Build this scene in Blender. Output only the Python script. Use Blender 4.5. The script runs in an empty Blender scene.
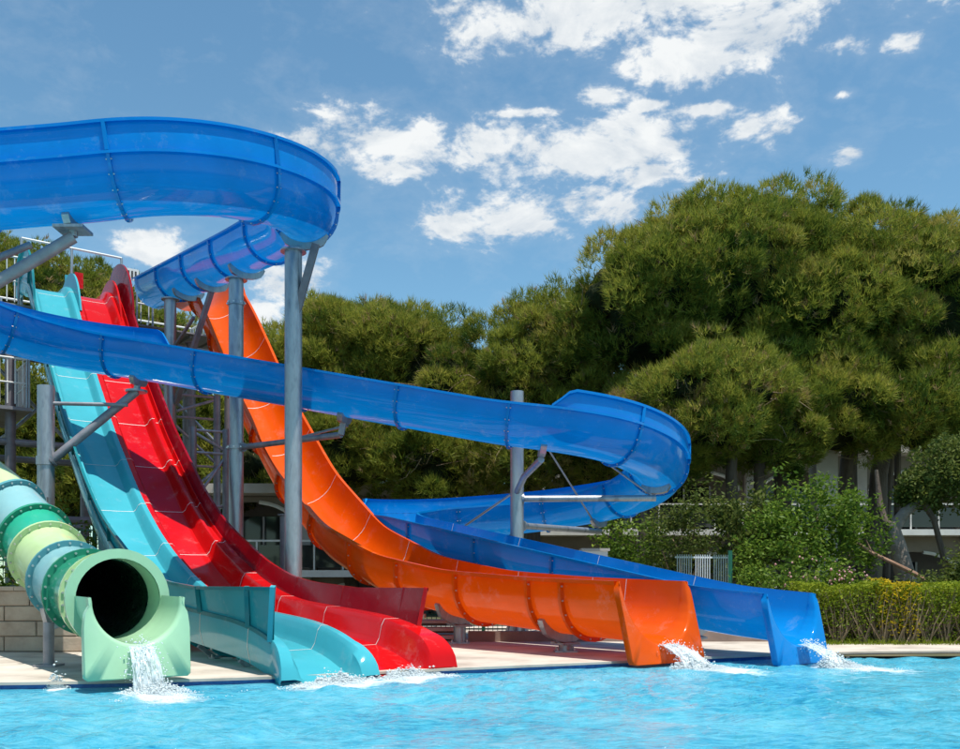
import bpy, math, random
import numpy as np
from mathutils import Vector

# ------------------------------------------------------------------ camera, sky, sun
SC = bpy.context.scene
COL = SC.collection
CAM_H = 1.05
cam_d = bpy.data.cameras.new('camera')
cam = bpy.data.objects.new('camera', cam_d); COL.objects.link(cam)
cam.location = (0, 0, CAM_H); cam.rotation_euler = (math.radians(90), 0, 0)
cam_d.sensor_width = 36; cam_d.lens = 35; cam_d.shift_y = 0.2172
cam_d.clip_start = 0.1; cam_d.clip_end = 3000
SC.camera = cam
SC.view_settings.view_transform = 'Standard'
SC.view_settings.look = 'None'
SC.view_settings.exposure = 0.35
SC.view_settings.gamma = 1.0

SUN_EL = math.radians(74); SUN_AZ = math.radians(138)      # azimuth clockwise from +Y
sd = Vector((math.cos(SUN_EL)*math.sin(SUN_AZ), math.cos(SUN_EL)*math.cos(SUN_AZ), math.sin(SUN_EL)))
sun_d = bpy.data.lights.new('sun', 'SUN'); sun = bpy.data.objects.new('sun', sun_d); COL.objects.link(sun)
sun_d.energy = 4.8; sun_d.angle = math.radians(0.5); sun_d.color = (1.0, 0.95, 0.87)
sun.location = (20, -5, 40)
sun.rotation_euler = (-sd).to_track_quat('-Z', 'Y').to_euler()

world = bpy.data.worlds.new('World'); SC.world = world; world.use_nodes = True

def build_world():
    nt = world.node_tree; N = nt.nodes; L = nt.links
    for n in list(N): N.remove(n)
    def m(op, a, b=None, c=None, clamp=False):
        n = N.new('ShaderNodeMath'); n.operation = op; n.use_clamp = clamp
        for i, v in enumerate((a, b, c)):
            if v is None: continue
            if isinstance(v, (int, float)): n.inputs[i].default_value = v
            else: L.new(v, n.inputs[i])
        return n.outputs[0]
    sky = N.new('ShaderNodeTexSky'); sky.sky_type = 'NISHITA'; sky.sun_disc = False
    sky.sun_elevation = SUN_EL; sky.sun_rotation = SUN_AZ
    sky.air_density = 1.0; sky.dust_density = 0.4; sky.ozone_density = 1.0
    bg = N.new('ShaderNodeBackground'); bg.inputs['Strength'].default_value = 0.128
    tn = N.new('ShaderNodeMix'); tn.data_type = 'RGBA'; tn.blend_type = 'MULTIPLY'; tn.inputs[0].default_value = 1.0
    tn.inputs[7].default_value = (0.72, 0.99, 0.98, 1); L.new(sky.outputs[0], tn.inputs[6]); L.new(tn.outputs[2], bg.inputs['Color'])
    tc = N.new('ShaderNodeTexCoord'); d = tc.outputs['Generated']
    sx = N.new('ShaderNodeSeparateXYZ'); L.new(d, sx.inputs[0])
    x, y, z = sx.outputs
    az = m('ARCTAN2', x, y); el = m('ARCSINE', z)
    # cloud-layer coordinates: wisps stretched along the horizon
    cb = N.new('ShaderNodeCombineXYZ')
    L.new(m('MULTIPLY', az, 1.0), cb.inputs[0]); L.new(m('MULTIPLY', el, 1.75), cb.inputs[1])
    def noise(scale, detail, rough, off=0.0, dist=0.0, up=0.0):
        mp = N.new('ShaderNodeMapping'); mp.inputs['Location'].default_value = (off, off*0.7+up, 0)
        L.new(cb.outputs[0], mp.inputs[0])
        n = N.new('ShaderNodeTexNoise'); n.inputs['Scale'].default_value = scale
        n.inputs['Detail'].default_value = detail; n.inputs['Roughness'].default_value = rough
        n.inputs['Distortion'].default_value = dist
        L.new(mp.outputs[0], n.inputs['Vector'])
        return n.outputs[0]
    n1 = noise(8.5, 9, 0.62, 3.1, 0.45); n1b = noise(8.5, 9, 0.62, 3.1, 0.45, 0.035); n2 = noise(26, 8, 0.62, 8.4, 0.35); n4 = noise(70, 6, 0.62, 2.2, 0.3)
    def ang(px, py):
        X, Z = (px-480)/933, (583-py)/933
        return math.atan2(X, 1), math.asin(Z/math.sqrt(X*X+1+Z*Z))
    blobs = [(500,22,100,52),(585,14,90,46),(655,5,100,42),(765,36,120,56),(690,52,75,32),(835,50,55,28),
             (590,152,125,40),(500,148,85,34),(390,142,92,40),(350,152,70,26),(385,168,60,16),(650,175,60,18),
             (515,224,135,36),(600,212,95,36),(450,225,70,22),
             (755,130,50,24),(706,110,30,8),(648,106,18,6),(603,96,20,11),(848,154,24,15),(520,113,40,6),(900,45,30,14),(840,95,14,6),
             (148,248,40,22),(288,285,52,28),(250,312,46,18),(300,138,34,14)]
    acc = None
    for px, py, rx, ry in blobs:
        if rx > 40: rx, ry = rx*0.93, ry*0.88
        a0, e0 = ang(px, py); a1, _ = ang(px+rx, py); _, e1 = ang(px, py-ry)
        da = m('DIVIDE', m('SUBTRACT', az, a0), abs(a1-a0)); de = m('DIVIDE', m('SUBTRACT', el, e0), abs(e1-e0))
        r = m('SQRT', m('ADD', m('MULTIPLY', da, da), m('MULTIPLY', de, de)))
        v = m('SUBTRACT', 1.0, r)
        acc = v if acc is None else m('SMOOTH_MAX', acc, v, 0.25)
    # the same kind of scattered cloud all round, outside the frame too
    far = m('GREATER_THAN', m('ABSOLUTE', az), 0.56)
    high = m('GREATER_THAN', el, 0.60)
    out = m('MAXIMUM', far, high)
    gen = m('SUBTRACT', m('MULTIPLY', noise(2.6, 3, 0.5, 1.7), 4.0), 2.35)
    gen = m('ADD', gen, m('MULTIPLY', m('SUBTRACT', out, 1.0), 9.0))
    acc = m('MAXIMUM', m('MAXIMUM', acc, -0.9), gen)
    dens = m('ADD', acc, m('ADD', m('MULTIPLY', m('SUBTRACT', n1, 0.50), 4.0), m('ADD', m('MULTIPLY', m('SUBTRACT', n2, 0.5), 2.0), m('MULTIPLY', m('SUBTRACT', n4, 0.5), 1.1))))
    mr = N.new('ShaderNodeMapRange'); mr.interpolation_type = 'SMOOTHSTEP'
    mr.inputs['From Min'].default_value = 0.0; mr.inputs['From Max'].default_value = 0.85
    L.new(dens, mr.inputs['Value'])
    # thin veil round the clouds
    mv = N.new('ShaderNodeMapRange'); mv.inputs['From Min'].default_value = -0.9; mv.inputs['From Max'].default_value = 0.6
    mv.inputs['To Max'].default_value = 0.13; L.new(dens, mv.inputs['Value'])
    fac = m('MINIMUM', m('ADD', m('MULTIPLY', mr.outputs[0], 0.93), mv.outputs[0]), 0.96)
    fac = m('MULTIPLY', fac, m('GREATER_THAN', el, 0.0))
    n3 = noise(13, 5, 0.55, 5.5)
    cr = N.new('ShaderNodeMix'); cr.data_type = 'RGBA'
    cr.inputs[6].default_value = (0.62, 0.69, 0.76, 1); cr.inputs[7].default_value = (0.93, 0.95, 0.95, 1)
    L.new(m('ADD', m('MULTIPLY', m('SUBTRACT', n1, n1b), 3.5), m('ADD', m('MULTIPLY', m('SUBTRACT', n3, 0.5), 1.2), 0.62), clamp=True), cr.inputs[0])
    bc = N.new('ShaderNodeBackground'); bc.inputs['Strength'].default_value = 0.80
    L.new(cr.outputs[2], bc.inputs['Color'])
    mx = N.new('ShaderNodeMixShader'); L.new(fac, mx.inputs[0]); L.new(bg.outputs[0], mx.inputs[1]); L.new(bc.outputs[0], mx.inputs[2])
    o = N.new('ShaderNodeOutputWorld'); L.new(mx.outputs[0], o.inputs[0])
build_world()

# ------------------------------------------------------------------ helpers
rng = np.random.default_rng(7)
random.seed(7)
F = 933.0
def at(px, py, d):                      # a place in the world from its bearing and its distance
    return np.array([(px-480)/F*d, d, CAM_H+(583-py)/F*d])

ORIGIN = {}
def place(o, parent=None, loc=None):
    COL.objects.link(o)
    if parent is not None:
        o.parent = parent; ORIGIN[o] = ORIGIN[parent]
    else:
        l = np.array(loc if loc is not None else (0, 0, 0), float)
        o.location = l; ORIGIN[o] = l
    return o
def tag(o, label=None, cat=None, group=None, kind=None):
    if label: o['label'] = label
    if cat: o['category'] = cat
    if group: o['group'] = group
    if kind: o['kind'] = kind
    return o
def thing(name, label, cat, loc, group=None):
    o = bpy.data.objects.new(name, None); o.empty_display_size = 0.2
    place(o, None, loc); return tag(o, label, cat, group)
def obj(name, verts, faces, mat, parent=None, loc=None, smooth=False, angle=None):
    org = ORIGIN[parent] if parent is not None else np.array(loc if loc is not None else (0, 0, 0), float)
    me = bpy.data.meshes.new(name)
    V = np.asarray(verts, float) - org
    me.from_pydata(V.tolist(), [], faces)
    if isinstance(mat, str): mat = M[mat]
    me.materials.append(mat)
    if smooth:
        me.shade_smooth()
        if angle: me.set_sharp_from_angle(angle=math.radians(angle))
    me.update()
    o = bpy.data.objects.new(name, me)
    return place(o, parent, loc)
def fastmesh(name, V, FA, mat, parent=None, loc=None, tint=None, smooth=False):
    """V (n,3), FA (m,k) faces of equal size, tint (m,) one value for each face"""
    org = ORIGIN[parent] if parent is not None else np.array(loc if loc is not None else (0, 0, 0), float)
    me = bpy.data.meshes.new(name); V = V-org
    k = FA.shape[1]; nf = len(FA)
    me.vertices.add(len(V)); me.vertices.foreach_set('co', V.astype(np.float32).ravel())
    me.loops.add(nf*k); me.loops.foreach_set('vertex_index', FA.astype(np.int32).ravel())
    me.polygons.add(nf); me.polygons.foreach_set('loop_start', np.arange(0, nf*k, k, dtype=np.int32))
    me.update(calc_edges=True)
    if tint is not None:
        a = me.attributes.new('tint', 'FLOAT', 'FACE'); a.data.foreach_set('value', tint.astype(np.float32))
    if smooth: me.shade_smooth()
    me.materials.append(M[mat] if isinstance(mat, str) else mat)
    o = bpy.data.objects.new(name, me)
    return place(o, parent, loc)

class MB:
    def __init__(s): s.v = []; s.f = []
    def add(s, V, Fc):
        n = len(s.v); s.v.extend([tuple(map(float, p)) for p in V]); s.f.extend([tuple(i+n for i in f) for f in Fc])
    def box(s, c, size, ax=None):
        c = np.array(c, float); h = np.array(size, float)/2
        A = np.eye(3) if ax is None else np.array(ax, float)
        P = [c+A[0]*h[0]*i+A[1]*h[1]*j+A[2]*h[2]*k for i in (-1, 1) for j in (-1, 1) for k in (-1, 1)]
        s.add(P, [(0,1,3,2),(4,6,7,5),(0,4,5,1),(2,3,7,6),(0,2,6,4),(1,5,7,3)])
    def tube(s, pts, r, n=10, cap=True):
        pts = [np.array(p, float) for p in pts]; m = len(pts)
        rr = r if hasattr(r, '__len__') else [r]*m
        T = [pts[min(i+1, m-1)]-pts[max(i-1, 0)] for i in range(m)]
        t0 = T[0]/np.linalg.norm(T[0])
        a = np.array([0, 0, 1.]) if abs(t0[2]) < 0.9 else np.array([1., 0, 0])
        V = []
        for i in range(m):
            t = T[i]/np.linalg.norm(T[i]); e = np.cross(t, a); e /= np.linalg.norm(e); g = np.cross(e, t)
            for k in range(n):
                q = 2*math.pi*k/n; V.append(pts[i]+rr[i]*(math.cos(q)*e+math.sin(q)*g))
        Fc = [(i*n+k, i*n+(k+1) % n, (i+1)*n+(k+1) % n, (i+1)*n+k) for i in range(m-1) for k in range(n)]
        if cap: Fc += [tuple(range(n-1, -1, -1)), tuple((m-1)*n+k for k in range(n))]
        s.add(V, Fc)
    def bar(s, a, b, w, h=None):
        a = np.array(a, float); b = np.array(b, float); h = h or w
        t = b-a; l = np.linalg.norm(t); t /= l
        up = np.array([0, 0, 1.]) if abs(t[2]) < 0.95 else np.array([1., 0, 0])
        e = np.cross(t, up); e /= np.linalg.norm(e); g = np.cross(e, t)
        s.box((a+b)/2, (l, w, h), (t, e, g))
    def build(s, name, mat, parent=None, loc=None, smooth=False, angle=40):
        return obj(name, s.v, s.f, mat, parent, loc, smooth, angle if smooth else None)

# ------------------------------------------------------------------ materials
M = {}
def newmat(name):
    m = bpy.data.materials.new(name); m.use_nodes = True; M[name] = m
    nt = m.node_tree; return m, nt, nt.nodes['Principled BSDF'], nt.nodes['Material Output']
def tex(nt, scale, detail=4, rough=0.55, coords='Object', stretch=None):
    tc = nt.nodes.new('ShaderNodeTexCoord'); n = nt.nodes.new('ShaderNodeTexNoise')
    n.inputs['Scale'].default_value = scale; n.inputs['Detail'].default_value = detail; n.inputs['Roughness'].default_value = rough
    src = tc.outputs[coords]
    if stretch:
        mp = nt.nodes.new('ShaderNodeMapping'); mp.inputs['Scale'].default_value = stretch
        nt.links.new(src, mp.inputs[0]); src = mp.outputs[0]
    nt.links.new(src, n.inputs['Vector']); return n.outputs[0]
def ramp(nt, fac, stops):
    r = nt.nodes.new('ShaderNodeValToRGB'); e = r.color_ramp.elements
    while len(e) < len(stops): e.new(0.5)
    for i, (p, c) in enumerate(stops): e[i].position = p; e[i].color = (*c, 1)
    nt.links.new(fac, r.inputs[0]); return r.outputs[0]
def bump(nt, bs, h, strength=0.2, dist=0.02):
    b = nt.nodes.new('ShaderNodeBump'); b.inputs['Strength'].default_value = strength; b.inputs['Distance'].default_value = dist
    nt.links.new(h, b.inputs['Height']); nt.links.new(b.outputs[0], bs.inputs['Normal']); return b
def mul(c, k): return tuple(min(1, v*k) for v in c)

def gelcoat(name, col, trans=0.22, rough=0.10, back=None):
    """glossy moulded fibreglass that lets some sunlight through"""
    m, nt, bs, out = newmat(name)
    n = tex(nt, 1.3, 5, 0.6); n2 = tex(nt, 14, 3, 0.6)
    c = ramp(nt, n, [(0.3, mul(col, 0.86)), (0.62, col), (0.85, tuple(v+(0.5-v)*0.05 for v in col))])
    st = ramp(nt, tex(nt, 3.1, 9, 0.72), [(0.56, (0, 0, 0)), (0.74, (0.16, 0.16, 0.16))])     # limescale and sun fading
    wm = nt.nodes.new('ShaderNodeMix'); wm.data_type = 'RGBA'; wm.inputs[7].default_value = (0.62, 0.62, 0.60, 1)
    nt.links.new(st, wm.inputs[0]); nt.links.new(c, wm.inputs[6]); c = wm.outputs[2]
    nt.links.new(c, bs.inputs['Base Color'])
    r = ramp(nt, n2, [(0.3, (rough*0.7,)*3), (0.75, (rough*2.1,)*3)]); nt.links.new(r, bs.inputs['Roughness'])
    bs.inputs['IOR'].default_value = 1.45; bs.inputs['Specular IOR Level'].default_value = 0.27
    bs.inputs['Coat Weight'].default_value = 0.10; bs.inputs['Coat Roughness'].default_value = 0.04
    bump(nt, bs, tex(nt, 2.2, 2, 0.5), 0.10, 0.03)
    t = nt.nodes.new('ShaderNodeBsdfTranslucent'); nt.links.new(c, t.inputs['Color'])
    mx = nt.nodes.new('ShaderNodeMixShader'); mx.inputs[0].default_value = trans
    nt.links.new(bs.outputs[0], mx.inputs[1]); nt.links.new(t.outputs[0], mx.inputs[2]); nt.links.new(mx.outputs[0], out.inputs[0])
    return m
def plain(name, stops, scale=6, rough=0.7, metal=0.0, bmp=0.2, bscale=None, detail=6, stretch=None, bdist=0.02, spec=0.5):
    m, nt, bs, out = newmat(name)
    n = tex(nt, scale, detail, 0.6, stretch=stretch)
    nt.links.new(ramp(nt, n, stops), bs.inputs['Base Color'])
    bs.inputs['Roughness'].default_value = rough; bs.inputs['Metallic'].default_value = metal
    bs.inputs['Specular IOR Level'].default_value = spec
    if bmp: bump(nt, bs, tex(nt, bscale or scale*4, 5, 0.6, stretch=stretch), bmp, bdist)
    return m
def leafmat(name, stops, trans=0.35, rough=0.55):
    m, nt, bs, out = newmat(name)
    a = nt.nodes.new('ShaderNodeAttribute'); a.attribute_name = 'tint'
    c = ramp(nt, a.outputs['Fac'], stops)
    nt.links.new(c, bs.inputs['Base Color']); bs.inputs['Roughness'].default_value = rough
    bs.inputs['Specular IOR Level'].default_value = 0.15
    t = nt.nodes.new('ShaderNodeBsdfTranslucent'); nt.links.new(c, t.inputs['Color'])
    mx = nt.nodes.new('ShaderNodeMixShader'); mx.inputs[0].default_value = trans
    nt.links.new(bs.outputs[0], mx.inputs[1]); nt.links.new(t.outputs[0], mx.inputs[2]); nt.links.new(mx.outputs[0], out.inputs[0])
    return m

gelcoat('blue', (0.002, 0.25, 0.67), 0.24, 0.07)
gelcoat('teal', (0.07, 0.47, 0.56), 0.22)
gelcoat('teal_shaded', (0.02, 0.26, 0.30), 0.30)  # darker copy of teal: the outer panel's shade is put into its colour
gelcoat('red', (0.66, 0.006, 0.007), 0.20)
gelcoat('red_shaded', (0.30, 0.004, 0.013), 0.18)  # same red, with the unlit side of the wall painted into the tone
gelcoat('orange', (0.84, 0.105, 0.003), 0.25)
gelcoat('mint', (0.40, 0.66, 0.42), 0.04)
gelcoat('pale_green', (0.50, 0.66, 0.33), 0.04)
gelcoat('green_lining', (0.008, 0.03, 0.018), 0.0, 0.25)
gelcoat('green', (0.03, 0.27, 0.16), 0.04)
gelcoat('emerald', (0.03, 0.40, 0.25), 0.04)
gelcoat('sky_blue', (0.26, 0.50, 0.52), 0.04)
gelcoat('flange_blue', (0.12, 0.36, 0.40), 0.1)
plain('galvanised', [(0.32, (0.22, 0.24, 0.27)), (0.5, (0.40, 0.42, 0.44)), (0.62, (0.34, 0.355, 0.37)), (0.78, (0.58, 0.59, 0.60))], 7, 0.42, 0.7, 0.06, 30, stretch=(1, 1, 0.25))
plain('dull_steel', [(0.3, (0.20, 0.20, 0.22)), (0.7, (0.33, 0.33, 0.35))], 4, 0.55, 0.5, 0.06, 25)
plain('purple_steel', [(0.3, (0.15, 0.13, 0.14)), (0.7, (0.25, 0.22, 0.23))], 4, 0.55, 0.3, 0.06, 25)
plain('bolt_metal', [(0.3, (0.5, 0.5, 0.48)), (0.7, (0.7, 0.7, 0.68))], 20, 0.35, 0.7, 0)
plain('sealant', [(0.3, (0.62, 0.6, 0.56)), (0.7, (0.8, 0.78, 0.74))], 9, 0.5, 0, 0)
plain('white_paint', [(0.3, (0.66, 0.66, 0.64)), (0.7, (0.78, 0.78, 0.76))], 3, 0.5, 0, 0.05)
plain('pale_render', [(0.3, (0.42, 0.38, 0.34)), (0.7, (0.52, 0.48, 0.43))], 1.5, 0.85, 0, 0.15, 30)
plain('brown_render', [(0.3, (0.20, 0.17, 0.14)), (0.7, (0.27, 0.23, 0.19))], 1.5, 0.85, 0, 0.15, 30)
plain('stone', [(0.25, (0.30, 0.23, 0.17)), (0.5, (0.42, 0.33, 0.25)), (0.8, (0.52, 0.43, 0.33))], 3.5, 0.85, 0, 0.45, 26, bdist=0.012)
plain('mortar', [(0.3, (0.16, 0.12, 0.09)), (0.7, (0.22, 0.17, 0.13))], 8, 0.9, 0, 0.2)
plain('deck', [(0.30, (0.33, 0.28, 0.23)), (0.5, (0.50, 0.44, 0.37)), (0.7, (0.60, 0.54, 0.46))], 1.6, 0.8, 0, 0.25, 60, detail=9, bdist=0.006)
plain('step_brown', [(0.3, (0.22, 0.16, 0.13)), (0.7, (0.30, 0.22, 0.18))], 3, 0.85, 0, 0.2)
plain('pool_tile', [(0.3, (0.01, 0.06, 0.28)), (0.7, (0.03, 0.16, 0.45))], 18, 0.2, 0, 0)
plain('earth', [(0.3, (0.05, 0.06, 0.02)), (0.55, (0.09, 0.08, 0.035)), (0.8, (0.14, 0.11, 0.06))], 1.3, 0.95, 0, 0.6, 9)
plain('bark', [(0.3, (0.05, 0.035, 0.025)), (0.7, (0.13, 0.10, 0.075))], 5, 0.9, 0, 0.9, 14, stretch=(1, 1, 0.25), bdist=0.05)
plain('grey_bark', [(0.3, (0.13, 0.105, 0.085)), (0.7, (0.28, 0.235, 0.20))], 6, 0.9, 0, 0.8, 16, bdist=0.03)
plain('red_bark', [(0.3, (0.20, 0.105, 0.06)), (0.7, (0.34, 0.20, 0.13))], 6, 0.85, 0, 0.5, 16)
plain('twig', [(0.3, (0.16, 0.11, 0.06)), (0.7, (0.30, 0.22, 0.13))], 9, 0.9, 0, 0)
plain('dark_room', [(0.3, (0.018, 0.018, 0.016)), (0.7, (0.035, 0.032, 0.028))], 2, 0.6, 0, 0)
plain('green_metal', [(0.3, (0.008, 0.09, 0.05)), (0.7, (0.015, 0.14, 0.08))], 5, 0.4, 0.1, 0)
plain('fence_grey', [(0.3, (0.13, 0.19, 0.19)), (0.7, (0.20, 0.27, 0.27))], 5, 0.5, 0.2, 0)
plain('fence_white', [(0.3, (0.6, 0.62, 0.62)), (0.7, (0.7, 0.72, 0.72))], 5, 0.5, 0.1, 0)
plain('crown_shade', [(0.3, (0.012, 0.020, 0.006)), (0.7, (0.030, 0.036, 0.014))], 3, 0.95, 0, 0.8, 6, bdist=0.2, spec=0.1)  # dark green-brown that paints the shade deep inside the crowns
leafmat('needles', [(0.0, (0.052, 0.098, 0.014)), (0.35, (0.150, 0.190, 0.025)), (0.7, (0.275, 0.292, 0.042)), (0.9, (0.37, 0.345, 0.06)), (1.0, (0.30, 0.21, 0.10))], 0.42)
leafmat('leaves', [(0.0, (0.045, 0.10, 0.012)), (0.5, (0.12, 0.20, 0.022)), (1.0, (0.23, 0.31, 0.04))], 0.4, 0.5)
leafmat('dull_leaves', [(0.0, (0.04, 0.07, 0.012)), (0.5, (0.095, 0.13, 0.025)), (1.0, (0.18, 0.20, 0.045))], 0.4, 0.6)
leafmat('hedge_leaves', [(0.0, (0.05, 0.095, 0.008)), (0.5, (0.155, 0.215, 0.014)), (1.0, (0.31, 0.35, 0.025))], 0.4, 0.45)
leafmat('yellow_leaves', [(0.0, (0.20, 0.18, 0.01)), (0.5, (0.42, 0.32, 0.01)), (1.0, (0.60, 0.42, 0.015))], 0.4, 0.45)
leafmat('petals', [(0.0, (0.55, 0.25, 0.26)), (1.0, (0.75, 0.50, 0.46))], 0.3, 0.5)

def glassmat():
    m, nt, bs, out = newmat('dark_glass')
    bs.inputs['Base Color'].default_value = (0.02, 0.024, 0.024, 1); bs.inputs['Roughness'].default_value = 0.05
glassmat()
def watermat():
    m, nt, bs, out = newmat('pool_water')
    a = tex(nt, 0.5, 4, 0.6, stretch=(1, 1.6, 1)); b = tex(nt, 9.0, 6, 0.7, stretch=(0.6, 1.5, 1))
    add = nt.nodes.new('ShaderNodeMath'); add.operation = 'MULTIPLY_ADD'; add.inputs[1].default_value = 1.3
    nt.links.new(b, add.inputs[0]); nt.links.new(a, add.inputs[2])
    mr = nt.nodes.new('ShaderNodeMapRange'); mr.inputs['From Min'].default_value = 0.75; mr.inputs['From Max'].default_value = 1.5
    nt.links.new(add.outputs[0], mr.inputs[0])
    c = ramp(nt, mr.outputs[0], [(0.10, (0.012, 0.23, 0.41)), (0.40, (0.06, 0.40, 0.56)), (0.8, (0.15, 0.51, 0.65))])
    fa = nt.nodes.new('ShaderNodeAttribute'); fa.attribute_name = 'foam'
    fn = tex(nt, 11, 7, 0.7, stretch=(0.8, 1.3, 1))
    fm = nt.nodes.new('ShaderNodeMath'); fm.operation = 'MULTIPLY_ADD'; fm.inputs[1].default_value = 1.15
    nt.links.new(fa.outputs['Fac'], fm.inputs[0]); nt.links.new(fn, fm.inputs[2])
    fr = nt.nodes.new('ShaderNodeMapRange'); fr.inputs['From Min'].default_value = 0.80; fr.inputs['From Max'].default_value = 1.15
    nt.links.new(fm.outputs[0], fr.inputs[0])
    mx = nt.nodes.new('ShaderNodeMix'); mx.data_type = 'RGBA'; mx.inputs[7].default_value = (0.82, 0.90, 0.93, 1)
    nt.links.new(fr.outputs[0], mx.inputs[0]); nt.links.new(c, mx.inputs[6]); nt.links.new(mx.outputs[2], bs.inputs['Base Color'])
    rr = nt.nodes.new('ShaderNodeMapRange'); rr.inputs['To Min'].default_value = 0.06; rr.inputs['To Max'].default_value = 0.6
    nt.links.new(fr.outputs[0], rr.inputs[0]); nt.links.new(rr.outputs[0], bs.inputs['Roughness'])
    bs.inputs['IOR'].default_value = 1.33
    bump(nt, bs, tex(nt, 13.0, 6, 0.65, stretch=(0.8, 1.3, 1)), 0.9, 0.08)
watermat()
def foammat():
    m, nt, bs, out = newmat('foam')
    bs.inputs['Base Color'].default_value = (0.86, 0.92, 0.94, 1); bs.inputs['Roughness'].default_value = 0.35
    t = nt.nodes.new('ShaderNodeBsdfTranslucent'); t.inputs[0].default_value = (0.9, 0.95, 0.96, 1)
    mx = nt.nodes.new('ShaderNodeMixShader'); mx.inputs[0].default_value = 0.4
    nt.links.new(bs.outputs[0], mx.inputs[1]); nt.links.new(t.outputs[0], mx.inputs[2])
    nt.links.new(mx.outputs[0], out.inputs[0])
    m, nt, bs, out = newmat('falling_water')
    bs.inputs['Base Color'].default_value = (0.82, 0.90, 0.93, 1); bs.inputs['Roughness'].default_value = 0.12
    t = nt.nodes.new('ShaderNodeBsdfTranslucent'); t.inputs[0].default_value = (0.85, 0.93, 0.95, 1)
    mx = nt.nodes.new('ShaderNodeMixShader'); mx.inputs[0].default_value = 0.35
    nt.links.new(bs.outputs[0], mx.inputs[1]); nt.links.new(t.outputs[0], mx.inputs[2])
    tr = nt.nodes.new('ShaderNodeBsdfTransparent'); m2 = nt.nodes.new('ShaderNodeMixShader')
    a = nt.nodes.new('ShaderNodeAttribute'); a.attribute_name = 'UVs'
    uv = nt.nodes.new('ShaderNodeTexCoord')
    mp = nt.nodes.new('ShaderNodeMapping'); mp.inputs['Scale'].default_value = (14, 2.2, 1); nt.links.new(uv.outputs['UV'], mp.inputs[0])
    n = nt.nodes.new('ShaderNodeTexNoise'); n.inputs['Scale'].default_value = 1.6; n.inputs['Detail'].default_value = 5
    nt.links.new(mp.outputs[0], n.inputs['Vector'])
    r = ramp(nt, n.outputs[0], [(0.40, (0.12,)*3), (0.58, (0.95,)*3)])
    nt.links.new(r, m2.inputs[0]); nt.links.new(tr.outputs[0], m2.inputs[1]); nt.links.new(mx.outputs[0], m2.inputs[2]); nt.links.new(m2.outputs[0], out.inputs[0])
foammat()

# ------------------------------------------------------------------ ground, deck, pool
DECK = 0.07
EDGE = [(-30, 8.6), (-12, 8.75), (-4.7, 9.2), (-2.8, 9.55), (-1.9, 9.9), (-0.9, 10.5), (0.2, 11.0), (1.7, 11.7), (3.4, 12.6), (4.9, 13.25), (6.2, 13.5), (9, 13.65), (14, 13.8), (40, 14)]
def edge_y(x): return np.interp(x, [e[0] for e in EDGE], [e[1] for e in EDGE])
ex = np.unique(np.concatenate([[-30, -12], np.arange(-9, 12, 0.4), [14, 40]])); ey = edge_y(ex)
for _ in range(3): ey[1:-1] = (ey[:-2]+2*ey[1:-1]+ey[2:])/4
def edge_s(x): return np.interp(x, ex, ey)

g = [(-1500, 13.0, 0.03), (1500, 13.0, 0.03), (1500, 2500, 0.03), (-1500, 2500, 0.03)]
tag(obj('ground', g, [(0, 1, 2, 3)], 'earth'), kind='structure')
V = []; Fc = []
for i, (x, y) in enumerate(zip(ex, ey)):
    V += [(x, y-0.02, DECK-0.13), (x, y, DECK-0.03), (x, y-0.03, DECK-0.028), (x, y-0.03, DECK), (x, 15.6 if x > -9.5 else 15.6, DECK)]
for i in range(len(ex)-1):
    for k in range(1, 4): Fc.append((i*5+k, (i+1)*5+k, (i+1)*5+k+1, i*5+k+1))
tag(obj('pool_deck', V, Fc, 'deck'), kind='structure')
V = []; Fc = []
for x, y in zip(ex, ey): V += [(x, y+0.006, -1.2), (x, y+0.006, DECK-0.031)]
for i in range(len(ex)-1): Fc.append((i*2, (i+1)*2, (i+1)*2+1, i*2+1))
tag(obj('pool_wall', V, Fc, 'pool_tile'), kind='structure')

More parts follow.
